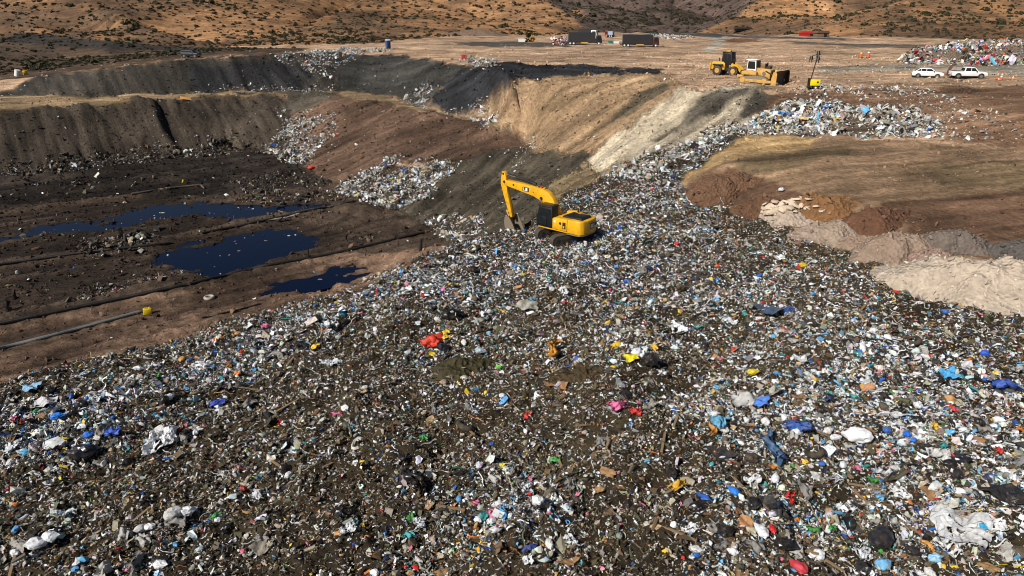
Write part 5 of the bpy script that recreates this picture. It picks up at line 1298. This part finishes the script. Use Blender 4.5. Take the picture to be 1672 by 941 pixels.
# yellow can, dark bundle
MBc = MB().box((0, 0, 0.3), (0.75, 0.5, 0.6), bev=0.06).cyl((0.2, 0, 0.6), (0.2, 0, 0.72), 0.09, n=10).box((-0.1, 0, 0.66), (0.3, 0.07, 0.06))
o = tag(MBc.obj("jerry_can", paint("can_yellow", (222, 190, 30), 0.45, dirt=0.2)), "yellow can standing at the end of the grey pipe", "can"); o.location = G(241, 513); o.rotation_euler = (0, 0.1, 0.5)
post = MB().cyl((0, 0, 0), (0.15, 0, 1.5), 0.2, 0.12, n=10).obj("marker_post", black); post.location = G(687, 410); tag(post, "short dark post standing at the near pool", "post")
post = MB().cyl((0, 0, 0), (0.05, 0, 1.5), 0.08, n=8).obj("marker_post", black); post.location = G(504, 422); tag(post, "thin dark post standing at the shore of the middle pool", "post")
o = MB().box((0, 0, 0.06), (2.4, 1.5, 0.08), bev=0.01).obj("cardboard_sheet", paint("card_orange", (206, 150, 82), 0.8, dirt=0.2)); o.location = G(304, 163) + Vector((0, 0, 0.25)); o.rotation_euler = (0.25, 0.2, 0.4)
tag(o, "tan board lying on the edge of the bench road", "board")
o = MB().cyl((0, 0, 0), (0, 0, 1.5), 0.6, n=18).cyl((0, 0, 1.5), (0, 0, 1.56), 0.62, n=18).obj("plastic_drum", white); o.location = G(28, 124.5); o.rotation_euler = (0, 0.3, 0); tag(o, "white drum lying tilted at the low end of the dump crest", "drum")
o = MB().cyl((0, 0, 0), (0, 0, 1.0), 0.5, n=18).cyl((0, 0, 1.0), (0, 0, 1.05), 0.52, n=18).obj("plastic_drum", paint("drum_yellow", (226, 176, 30), 0.5, dirt=0.2)); o.location = G(42, 122.5); tag(o, "yellow drum beside the white drum on the dump crest", "drum")
o = MB().box((0, 0, 0.55), (0.9, 0.8, 1.1), bev=0.06).box((0, 0, 1.14), (1.0, 0.9, 0.1), bev=0.03).obj("waste_bin", red); o.location = G(757, 98.5); tag(o, "red waste bin on the plateau edge beside a small refuse pile", "bin")
# ------------------------------------------------------------------ single pieces of refuse
def crumple(name, seed, kind):
    r = np.random.default_rng(seed)
    if kind == 'bag':
        bm = bmesh.new(); bmesh.ops.create_icosphere(bm, subdivisions=3, radius=0.5)
        V = np.array([v.co[:] for v in bm.verts]); T = np.array([[v.index for v in f.verts] for f in bm.faces]); bm.free()
        d = V / np.linalg.norm(V, axis=1, keepdims=True)
        k = 1 + 0.22 * vnoise(d[:, 0] * 2.1 + seed, d[:, 1] * 2.1 + d[:, 2], seed) + 0.16 * np.abs(vnoise(d[:, 0] * 5 + d[:, 2] * 4, d[:, 1] * 5 - d[:, 2] * 3, seed + 3)) - 0.13 * np.abs(vnoise(d[:, 0] * 8 + d[:, 2] * 7, d[:, 1] * 9 - d[:, 2] * 4, seed + 5))
        V = V * k[:, None] * np.array([1.0, r.uniform(0.65, 0.9), r.uniform(0.5, 0.7)])
        neck = np.clip(d[:, 0] - 0.75, 0, 1); V[:, 0] += neck * 0.9; V[:, 1:] *= (1 - 2.2 * np.clip(neck, 0, .3))[:, None]
        V[:, 2] -= V[:, 2].min() * 0.8
        return new_mesh(name, V, tris=T, smooth=False)
    n = 21 if kind == 'film' else 11
    g = np.linspace(-0.5, 0.5, n); gx, gy = np.meshgrid(g, g)
    asp = {'cloth': 0.6, 'sheet': 0.75, 'strip': 0.28, 'card': 0.7, 'film': 0.8}[kind]
    a = r.uniform(0, 3.1); u = gx * math.cos(a) + gy * math.sin(a)
    amp = {'cloth': 0.11, 'sheet': 0.09, 'strip': 0.10, 'card': 0.025, 'film': 0.07}[kind]
    z = amp * np.sin(u * r.uniform(7, 13) + r.uniform(0, 6)) + amp * 0.9 * vnoise(gx * 4 + seed, gy * 4, seed) + amp * 0.5 * vnoise(gx * 9 + seed, gy * 9, seed + 1)
    if kind == 'card': z = z + 0.35 * np.maximum(0, np.abs(u) - 0.22) * r.choice([-0.4, 1.0])
    if kind == 'cloth': z = z + 0.22 * np.exp(-((gx / 0.28) ** 2 + (gy / 0.28) ** 2))
    ex = 1 + 0.28 * vnoise(np.arctan2(gy, gx) * 1.7 + seed, np.zeros_like(gx) + seed, seed + 2)
    x = gx * ex; y = gy * asp * ex + 0.15 * np.sin(gx * 5 + seed) * (kind == 'strip')
    if kind in ('cloth', 'film', 'strip'): jj_ = 0.012 if kind == 'film' else 0.05; x = x + jj_ * r.normal(size=x.shape); y = y + jj_ * r.normal(size=x.shape)
    if kind == 'film': z = z + 0.10 * np.abs(vnoise(gx * 6 + seed, gy * 6, seed + 6)) + 0.06 * np.abs(vnoise(gx * 13 + seed, gy * 13, seed + 7))
    z = z - z.min()
    top = np.stack([x, y, z + 0.012], -1).reshape(-1, 3); bot = np.stack([x, y, z - 0.006], -1).reshape(-1, 3)
    idx = np.arange(n * n).reshape(n, n); q = np.stack([idx[:-1, :-1], idx[:-1, 1:], idx[1:, 1:], idx[1:, :-1]], -1)
    keep = np.ones((n - 1, n - 1), bool)
    if kind == 'film': keep = (vnoise(gx[:-1, :-1] * 7 + seed, gy[:-1, :-1] * 7, seed + 8) < 0.42)
    q = q[keep].reshape(-1, 4)
    Q = [q, q[:, ::-1] + n * n]
    rim = list(idx[0, :]) + list(idx[1:, -1]) + list(idx[-1, -2::-1]) + list(idx[-2:0, 0])
    Q.append(np.array([[rim[i], rim[(i + 1) % len(rim)], rim[(i + 1) % len(rim)] + n * n, rim[i] + n * n] for i in range(len(rim))]))
    return new_mesh(name, np.concatenate([top, bot]), quads=np.concatenate(Q), smooth=(kind in ('cloth', 'strip')))
_cache = {}
def shape(name, kind, v):
    if (name, kind, v) not in _cache: _cache[(name, kind, v)] = crumple(name, 400 + v * 13 + len(kind), kind)
    return _cache[(name, kind, v)]
def put_item(name, kind, p, size, mat, yaw=0, tilt=(0, 0), v=0, label=None, cat=None, group=None, lift=0.05):
    me = shape(name, kind, v)
    o = bpy.data.objects.new(name, me); C.objects.link(o)
    if len(me.materials) == 0: me.materials.append(mat)
    o.material_slots[0].link = 'OBJECT'; o.material_slots[0].material = mat
    o.location = (p.x, p.y, p.z + lift); o.rotation_euler = (tilt[0], tilt[1], yaw); o.scale = (size, size, size)
    return tag(o, label, cat, group)
def cm(rgb, rough=0.6): return paint("refuse_%d_%d_%d" % rgb, tuple(min(v, 226) for v in rgb), rough, dirt=0.62, scale=3.0, dirt_col=(98, 82, 62), bump=0.5)
FEAT = [
 # px, py, name, kind, size, rgb, yaw, label, category
 (706, 560, "red_cloth", 'cloth', 2.0, (200, 50, 24), 0.5, "bright red cloth heaped over dark refuse, largest red patch", "cloth"),
 (726, 544, "yellow_sack", 'sheet', 0.9, (236, 190, 24), 0.3, "small yellow sack lying against the red cloth", "sack"),
 (722, 570, "black_bag", 'bag', 1.0, (24, 28, 40), 0.3, "dark navy bag tucked under the red cloth", "bag"),
 (903, 575, "orange_rag", 'strip', 2.2, (206, 140, 46), 1.15, "twisted orange rag lying on the brown matted mound", "rag"),
 (1031, 585, "yellow_plastic", 'sheet', 1.0, (240, 206, 20), 0.2, "bright yellow plastic sheet beside a black bag", "plastic sheet"),
 (1060, 592, "black_bag", 'bag', 1.3, (22, 22, 26), 0.8, "shiny black bag beside the yellow plastic sheet", "bag"),
 (860, 500, "grey_board", 'card', 2.4, (186, 180, 164), 0.75, "long pale grey board lying diagonally on the refuse", "board"),
 (1256, 507, "blue_board", 'card', 2.2, (74, 92, 118), 0.4, "slate blue panel lying flat on the refuse, biggest flat panel", "panel"),
 (1286, 506, "blue_sheet", 'sheet', 1.2, (40, 74, 130), 0.2, "crumpled blue sheet touching the slate blue panel", "sheet"),
 (1400, 720, "white_bag", 'bag', 1.55, (240, 240, 242), 2.6, "big round white bag, brightest bag of the deck", "bag"),
 (1432, 885, "black_bag", 'bag', 1.7, (34, 34, 40), 0.75, "big folded black bag standing out of pale scraps", "bag"),
 (1008, 665, "pink_cloth", 'cloth', 1.3, (226, 110, 156), 0.4, "pink and white cloth beside a red rag", "cloth"),
 (1036, 674, "red_rag", 'cloth', 0.8, (196, 44, 40), 0.2, "small red rag next to the pink cloth", "rag"),
 (1107, 537, "white_film", 'film', 1.7, (238, 238, 238), 1.9, "torn white plastic film spread in the middle of the deck", "plastic film"),
 (1170, 692, "light_blue_cloth", 'cloth', 1.5, (104, 172, 206), 1.2, "pale blue folded cloth among grey rags", "cloth"),
 (1160, 702, "orange_rag", 'strip', 1.1, (196, 136, 66), 1.3, "ochre strip of rag beside the pale blue cloth", "rag"),
 (1256, 735, "blue_garment", 'strip', 2.4, (58, 92, 128), 1.45, "long steel blue garment lying along the slope", "garment"),
 (1300, 700, "blue_cloth", 'cloth', 1.5, (36, 78, 150), -0.2, "royal blue patterned cloth above the steel blue garment", "cloth"),
 (62, 892, "white_bag", 'bag', 1.05, (232, 234, 240), 0.6, "smooth white bag at the lower corner of the deck, paired with another", "bag"),
 (84, 882, "white_bag", 'bag', 0.85, (222, 224, 232), 0.2, "rumpled white bag leaning on the smooth one in the corner", "bag"),
 (434, 533, "pink_ball", 'bag', 0.75, (206, 96, 136), 0.1, "pink bundle on the rim above the pit", "bundle"),
 (431, 893, "grey_card", 'card', 1.1, (150, 140, 124), 0.9, "grey triangular piece of cardboard standing in brown litter", "cardboard"),
 (285, 846, "grey_sack", 'bag', 1.1, (190, 188, 184), 0.75, "long light grey sack among pale scraps near the lower deck", "sack"),
 (306, 840, "white_bag", 'bag', 0.9, (226, 228, 230), 0.5, "white bag resting against the long light grey sack", "bag"),
 (1228, 610, "yellow_tub", 'bag', 0.85, (216, 190, 40), 0.1, "rounded yellow tub lying in grey refuse", "tub"),
 (1638, 633, "blue_tarp", 'cloth', 1.7, (38, 76, 158), -0.4, "vivid blue tarp near the picture edge", "tarp"),
 (1546, 612, "light_blue_sheet", 'sheet', 1.2, (60, 160, 214), 0.1, "sky blue sheet among white scraps", "sheet"),
 (1606, 580, "blue_bag", 'bag', 0.9, (40, 96, 210), 0.5, "blue bag with white film above the vivid blue tarp", "bag"),
 (1480, 712, "blue_bag", 'bag', 0.7, (22, 108, 220), 0.9, "round bright blue bag beside two white bags", "bag"),
 (1490, 722, "blue_bag", 'bag', 0.5, (40, 120, 214), 0.4, "smaller blue bag touching the round bright blue one", "bag"),
 (1474, 726, "white_bag", 'bag', 0.75, (230, 230, 228), 0.2, "white bag directly below the round bright blue bag", "bag"),
 (1540, 750, "grey_film", 'film', 1.5, (206, 204, 200), 0.2, "pale grey plastic film bulging above a dark bag", "plastic film"),
 (1566, 752, "black_bag", 'bag', 0.9, (26, 30, 44), -0.3, "navy black bag against the pale grey film", "bag"),
 (1182, 872, "black_bag", 'bag', 0.85, (22, 22, 24), 0.2, "round black bag with blue scraps around it", "bag"),
 (1228, 828, "black_bag", 'bag', 1.0, (28, 28, 30), 1.2, "crumpled black bag in the middle of the lower rubbish cluster", "bag"),
 (1140, 832, "black_bag", 'bag', 1.1, (24, 24, 26), 0.4, "wide black bag at the border of the brown bare patch", "bag"),
 (1278, 895, "black_bag", 'bag', 0.95, (22, 22, 24), -0.5, "glossy black bag between white scraps and a blue tub", "bag"),
 (1216, 858, "tan_cardboard", 'card', 1.1, (178, 122, 70), 1.0, "tan torn cardboard beside a white sack", "cardboard"),
 (1240, 872, "white_sack", 'bag', 0.9, (236, 234, 232), 1.9, "white sack beside the tan torn cardboard", "sack"),
 (1259, 866, "red_tub", 'bag', 0.5, (206, 30, 34), 1.6, "small red tub with white face beside the white sack", "tub"),
 (1290, 815, "red_cloth", 'strip', 0.9, (214, 34, 36), 1.1, "bright red strip of cloth in the lower rubbish cluster", "cloth"),
 (1198, 806, "blue_bag", 'bag', 0.65, (24, 120, 220), 2.2, "bright blue bag above the crumpled black bag", "bag"),
 (1524, 806, "brown_cardboard", 'card', 1.2, (160, 118, 78), 0.3, "brown flattened cardboard among dark refuse", "cardboard"),
 (1565, 868, "white_film", 'film', 2.5, (196, 196, 196), -0.6, "large torn whitish film, biggest sheet of the lower deck", "plastic film"),
 (1552, 895, "white_film", 'film', 1.6, (206, 206, 204), 0.4, "ragged whitish film below the biggest torn sheet", "plastic film"),
 (1602, 862, "cyan_bag", 'bag', 0.6, (36, 164, 214), 0.6, "cyan bag beside a bright white film", "bag"),
 (1618, 858, "white_film", 'film', 1.2, (240, 240, 242), -0.4, "bright white film beside the cyan bag", "plastic film"),
 (1440, 927, "blue_white_bag", 'bag', 0.75, (110, 176, 220), 0.2, "pale blue bag at the bottom edge under the black bag", "bag"),
 (1524, 915, "blue_white_bag", 'bag', 0.7, (150, 196, 232), 0.1, "pale bag with blue lid at the foot of a wooden handle", "bag"),
 (1512, 893, "wood_handle", 'strip', 0.9, (196, 140, 70), 2.0, "ochre wooden handle lying above the pale bag with blue lid", "handle"),
 (1302, 932, "red_tub", 'bag', 0.85, (196, 50, 66), 2.3, "dull red tub at the bottom edge of the photo", "tub"),
 (822, 838, "blue_cloth", 'strip', 0.9, (70, 158, 210), 1.5, "light blue strip standing among white scraps", "cloth"),
 (675, 790, "black_hose", 'strip', 2.0, (24, 24, 26), -1.1, "curved black strip lying on the brown litter", "strip"),
 (263, 722, "white_film", 'film', 1.9, (238, 238, 240), 0.6, "white plastic film splashed over dark refuse on the pit side", "plastic film"),
 (278, 706, "white_bag", 'bag', 0.8, (236, 236, 238), 0.9, "white bag at the upper end of the splashed film", "bag"),
 (75, 658, "grey_sheet", 'sheet', 1.4, (204, 202, 204), 0.3, "light grey sheet near the pit rim", "sheet"),
 (52, 633, "light_blue_sheet", 'sheet', 1.1, (132, 178, 210), 0.2, "pale blue sheet on the very rim above the pit", "sheet"),
 (95, 684, "blue_bag", 'bag', 0.8, (30, 118, 214), 0.3, "bright blue bag under the light grey sheet", "bag"),
 (140, 744, "black_bag", 'bag', 1.6, (26, 28, 36), 0.35, "large dark bag lying among white scraps on the pit side", "bag"),
 (356, 660, "blue_cloth", 'cloth', 1.0, (34, 66, 170), 0.5, "navy blue rag below the pit rim", "rag"),
 (145, 712, "blue_bag", 'bag', 0.7, (40, 116, 220), 0.7, "blue bag beside a red scrap on the pit side", "bag"),
 (184, 708, "blue_cloth", 'cloth', 0.9, (50, 96, 200), 0.6, "blue and white rag beside the blue bag", "rag"),
 (735, 518, "black_bag", 'bag', 1.7, (16, 16, 17), 0.2, "black lump standing in for the shade of a hollow above the red cloth", "bag"),  # no real bag: added black lump stands in for the hollow's shade
 (515, 567, "yellow_cloth", 'cloth', 0.8, (230, 186, 40), 0.5, "yellow rag near the pit rim", "rag"),
 (298, 588, "orange_tub", 'bag', 0.6, (226, 166, 84), 1.2, "pale orange tub on the pit rim", "tub"),
 (814, 600, "green_bag", 'bag', 0.5, (104, 206, 40), 0.2, "lime green bag between pale scraps", "bag"),
 (783, 574, "grey_shell", 'bag', 0.8, (168, 186, 196), 0.1, "clear grey plastic shell beside the olive matted mound", "shell"),
 (915, 632, "brown_cardboard", 'card', 1.1, (172, 124, 82), 1.3, "brown cardboard flap under the brown matted mound", "cardboard"),
 (898, 628, "brown_cardboard", 'card', 0.8, (180, 132, 90), 0.5, "smaller brown cardboard flap beside the upright flap", "cardboard"),
 (1215, 655, "grey_canopy", 'cloth', 1.8, (176, 174, 170), 0.2, "grey umbrella like canopy beside a blue and white sheet", "canopy"),
 (1240, 657, "blue_white_sheet", 'sheet', 1.2, (76, 128, 214), -0.1, "blue sheet attached to the grey canopy", "sheet"),
 (1262, 641, "grey_cloth", 'cloth', 1.1, (166, 162, 150), 0.4, "grey cloth behind the blue sheet", "cloth"),
 (1302, 650, "brown_strip", 'strip', 1.2, (140, 108, 82), -0.9, "curved brown strip beside the grey cloth", "strip"),
 (1459, 676, "white_card", 'card', 1.2, (234, 232, 228), 1.5, "white triangular card standing upright in refuse", "card"),
 (1310, 434, "yellow_ring", 'bag', 0.9, (214, 178, 36), 0.3, "yellow plastic bundle near the dirt mounds", "bundle"),
 (1178, 742, "black_pallet", 'card', 1.5, (52, 50, 52), 0.5, "dark slatted crate lid lying flat among rags", "crate"),
 (1225, 752, "brown_bag", 'bag', 1.0, (70, 56, 46), 0.2, "dark brown bag below the steel blue garment", "bag"),
 (1262, 762, "orange_scrap", 'card', 0.5, (232, 130, 52), 0.4, "orange wedge at the foot of the steel blue garment", "scrap"),
 (1105, 795, "ochre_bag", 'cloth', 1.0, (206, 158, 50), 0.5, "ochre yellow cloth at the border of the brown bare patch", "cloth"),
 (1640, 812, "black_sheet", 'sheet', 2.2, (28, 30, 36), -0.3, "black sheeting at the picture edge", "sheet"),
 (575, 96, "blue_bin", 'bag', 1.4, (44, 96, 150), 0.2, "blue bundle stuck in the refuse on the upper dump crest", "bundle"),
 (508, 277, "red_bag", 'bag', 1.5, (206, 52, 40), 0.2, "red bag at the foot of the pale refuse pile in the pit", "bag"),
 (1280, 190, "blue_sheet", 'sheet', 2.2, (60, 128, 200), 0.2, "blue sheet on the pale rubbish heap below the light tower", "sheet"),
 (1312, 198, "cream_sheet", 'sheet', 2.2, (222, 184, 124), 0.6, "cream sheet on the pale rubbish heap below the blue one", "sheet"),
 (1438, 213, "white_sheet", 'sheet', 2.0, (236, 236, 236), 0.1, "white mattress like sheet on the lower edge of the rubbish heap", "sheet"),
 (1350, 178, "blue_sheet", 'sheet', 1.8, (70, 140, 210), 0.3, "small blue sheet at the top of the rubbish heap", "sheet"),
 (1275, 310, "white_can", 'bag', 0.8, (238, 236, 232), 0.2, "white bundle lying on the brown terrace edge", "bundle"),
 (1425, 418, "cream_disc", 'card', 0.9, (226, 206, 176), 0.2, "cream disc lying at the foot of the pinkish mounds", "disc"),
]
for i, (px, py, name, kind, size, rgb, yaw, label, cat) in enumerate(FEAT):
    p = G(px, py + (4 if py > 300 else 0))
    rough = 0.3 if 'black_bag' in name else 0.6
    put_item(name, kind, p, size * (0.76 if py > 300 else 0.7), cm(rgb, rough), yaw, (random.uniform(-.2, .2) + 0.15, random.uniform(-.2, .2)), i % 7 + 20, label, cat, lift=0.12)

# bigger scraps one can tell apart, scattered over the deck
r = random.Random(21)
KINDS = [
 ("white_bag", 'bag', 54, (0.3, 0.55), [(236, 236, 236), (222, 224, 226), (208, 206, 200)], "crumpled white plastic bag lying in the loose refuse of the deck", "bag", "white plastic bags over the deck"),
 ("black_bag", 'bag', 40, (0.35, 0.65), [(24, 24, 26), (34, 34, 38)], "crumpled black plastic bag half buried in the loose refuse", "bag", "black plastic bags over the deck"),
 ("blue_bag", 'bag', 18, (0.26, 0.45), [(44, 98, 176), (84, 150, 200)], "crumpled blue plastic bag in the loose refuse of the deck", "bag", "blue plastic bags over the deck"),
 ("cardboard_piece", 'card', 44, (0.35, 0.7), [(176, 136, 92), (160, 120, 80), (190, 160, 120)], "brown piece of cardboard lying in the loose refuse of the deck", "cardboard", "cardboard pieces over the deck"),
 ("grey_rag", 'cloth', 46, (0.5, 0.9), [(146, 140, 130), (120, 116, 110), (168, 164, 156)], "grey crumpled rag lying in the loose refuse of the deck", "rag", "grey rags over the deck"),
 ("coloured_rag", 'cloth', 34, (0.35, 0.6), [(196, 50, 44), (224, 182, 50), (70, 146, 70), (216, 116, 146), (52, 150, 150), (40, 60, 120)], None, "rag", None),
 ("plastic_film", 'film', 52, (0.45, 0.85), [(232, 232, 232), (206, 208, 210), (220, 226, 232)], "torn white plastic film lying in the loose refuse of the deck", "plastic film", "torn plastic films over the deck"),
]
CN = {(196, 50, 44): "red", (224, 182, 50): "yellow", (70, 146, 70): "green", (216, 116, 146): "pink", (52, 150, 150): "teal", (40, 60, 120): "navy"}
for name, kind, cnt, (s0, s1), cols, label, cat, group in KINDS:
    k = 0; tries = 0
    while k < cnt and tries < 4000:
        tries += 1
        px = r.uniform(-20, 1690); py = 400 + 545 * r.random() ** 0.8
        if not in_poly(np.array([px]), np.array([py]), deck_px)[0]: continue
        p = G(px, py); i = int(np.clip((math.log(math.hypot(p.x, p.y)) - lr[0]) / 0.0052, 0, NRf - 1)); j = int(np.clip(np.searchsorted(az, math.atan2(p.x, p.y)), 0, NAf - 1))
        if r.random() > 0.15 + rich[i, j] * 0.9: continue
        if abs(px - 920) < 70 and 330 < py < 410: continue
        rgb = r.choice(cols); nm, lb, gp = name, label, group
        if label is None:
            c = CN[rgb]; nm, lb, gp = c + "_rag", "small %s rag lying in the loose refuse of the deck" % c, "small %s rags over the deck" % c
        put_item(nm, kind, p, r.uniform(s0, s1), cm(rgb, 0.32 if name == "black_bag" else 0.6), r.uniform(0, 6.28), (r.uniform(-.3, .3), r.uniform(-.3, .3)), k % 6, lb, cat, gp, 0.06)
        k += 1
wood = paint("old_wood", (138, 112, 82), 0.8, dirt=0.4, scale=4)
pm = MB().box((0, 0, 0), (1, 0.12, 0.05), bev=0.006).mesh("wooden_plank")
for k in range(34):
    while True:
        px, py = r.uniform(0, 1672), r.uniform(430, 935)
        if in_poly(np.array([px]), np.array([py]), deck_px)[0]: break
    p = G(px, py); o = link("wooden_plank", pm, wood, loc=(p.x, p.y, p.z + 0.12)); s = r.uniform(0.9, 1.9); o.scale = (s, 1, 1)
    o.rotation_euler = (0, r.uniform(-.25, .25), r.uniform(0, 3.14)); tag(o, "weathered wooden plank lying in the loose refuse of the deck", "plank", "wooden planks over the deck")
for k, (px, py) in enumerate([(1150, 452), (1330, 742), (1490, 560), (760, 700)]):
    ringtyre(G(px, py), 0.36, 0.13, rubber, "discarded_tyre", "black car tyre lying in the loose refuse of the deck", "tyre", (r.uniform(-.6, .6), r.uniform(-.4, .4), 0), "black tyres over the deck")

# ------------------------------------------------------------------ scrap on the far heap and by the lorries
LX = Litter()
for poly, d, sz, mixv in [([(1462, 104), (1490, 82), (1560, 70), (1650, 67), (1760, 66), (1800, 108), (1600, 108), (1500, 106)], 12, 0.5, MIX_SCRAP), ([(900, 66), (926, 62), (926, 75), (905, 75)], 0.8, 0.9, MIX_SCRAP)]:
    P, ii, jj = sample(blur(in_poly(PX, PY, poly).astype(float), 0) * d)
    P = P[RNG.permutation(len(P))[:9000]]
    dg.update()
    for k in range(len(P)): P[k, 2] = drop_on(P[k, 0], P[k, 1], 40).z
    LX.add(P, np.clip(sz * np.exp(RNG.normal(size=len(P)) * 0.5), 0.2, 1.7), pick_cols(np.repeat(mixv[None], len(P), 0)), RNG.uniform(0, 6.28, len(P)), np.full(len(P), 0.6), 0.2)
tag(LX.build("litter", M_litter), kind="stuff", label="mixed scrap heaped on the plateau behind the parked cars", group="loose refuse")

# ------------------------------------------------------------------ shrubs on the hills
def shrub_arrays(seed, nq=46):
    q = np.random.default_rng(seed); V = []; Q = []
    for k in range(nq):
        a = q.uniform(0, 6.28); e = math.asin(q.uniform(0.02, 1)); rr = q.uniform(0.55, 1.0) ** 0.5
        c = np.array([rr * math.cos(e) * math.cos(a), rr * math.cos(e) * math.sin(a), 0.75 * rr * math.sin(e) + 0.05]) * (1 + 0.2 * math.sin(3 * a + seed))
        n = c / np.linalg.norm(c) + q.normal(size=3) * 0.5; n /= np.linalg.norm(n); t = np.cross(n, [0.3, 0.2, 1]); t /= np.linalg.norm(t); b = np.cross(n, t); s = q.uniform(0.16, 0.34)
        i = len(V); V += [c - t * s - b * s * .7, c + t * s - b * s * .5, c + t * s * .8 + b * s, c - t * s * .7 + b * s * .8]; Q.append([i, i + 1, i + 2, i + 3])
    return np.array(V), np.array(Q)
leaf = paint("shrub_leaves", (58, 58, 42), 0.9, spec=0.1, dirt=0.4, dirt_col=(86, 78, 52), scale=0.7)
SHT = [shrub_arrays(s) for s in range(5)]
SHM = [new_mesh("shrub", *v[:1], quads=v[1]) for v in SHT]
# density: noise patches plus the darker thickets of the photograph
thick = np.zeros_like(Z)
for cx, cy, rx, ry, h in [(40, 25, 80, 30, 2.2), (140, 38, 40, 14, 1.4), (330, 10, 70, 16, 1.4), (560, 60, 60, 14, 1.2), (400, 40, 120, 16, .7), (830, 18, 30, 14, 1.0), (1060, 20, 90, 24, 1.0), (1380, 26, 60, 7, 1.2), (1200, 40, 30, 6, 1.0), (1630, 38, 50, 10, 1.0), (700, 20, 80, 20, .5), (150, 72, 120, 8, 1.2)]:
    thick = np.maximum(thick, h * np.exp(-(((PX - cx) / rx) ** 2 + ((PY - cy) / ry) ** 2)))
hd = (Zn['hill'] | Zn['leftland']) * (RAD > 225) * (RAD < 900)
dens = hd * (0.05 + 0.12 * np.clip(0.25 + fbm(X / 35, Y / 35, 3, 121), 0, 1) + 0.045 * thick) * np.clip(380 / RAD, 0.2, 1.3) ** 1.6
P, ii, jj = sample(dens, np.random.default_rng(77))
size = np.random.default_rng(5).lognormal(math.log(0.47), 0.5, len(P)) * np.clip(RAD[ii, jj] / 380, 0.8, 2.0)
qx, qy = project(P[:, 0], P[:, 1], P[:, 2])
vis = (qx > 0) & (qx < 1672) & (qy > 0)
show = np.where(vis, size / RAD[ii, jj], 0); order = np.argsort(-show)
ind = order[:290]
for n_, k in enumerate(ind):
    o = link("shrub", SHM[n_ % 5], leaf, loc=P[k] + np.array([0, 0, -0.1])); s = size[k] * 0.95; o.scale = (s, s * random.uniform(.8, 1.2), s * random.uniform(.8, 1.1)); o.rotation_euler = (0, 0, random.uniform(0, 6.28))
    tag(o, "dark rounded shrub growing on the dry hillside", "shrub", "shrubs on the hillsides")
rest = np.delete(np.arange(len(P)), ind)
Vs, Qs = [], []; off = 0
for t in range(5):
    m = rest[np.arange(len(rest)) % 5 == t]
    V, Q = SHT[t]; V = V; n = len(m)
    w = V[None] * size[m][:, None, None] * np.array([1, 1, .9]) + P[m][:, None, :]
    Vs.append(w.reshape(-1, 3)); Qs.append((Q[None] + (off + np.arange(n) * len(V))[:, None, None]).reshape(-1, 4)); off += n * len(V)
tag(link("shrubland", new_mesh("shrubland", np.concatenate(Vs), quads=np.concatenate(Qs)), leaf), "countless small dark shrubs dotting the dry hills", group="shrubs on the hillsides", kind="stuff")
print("shrubs", len(P))
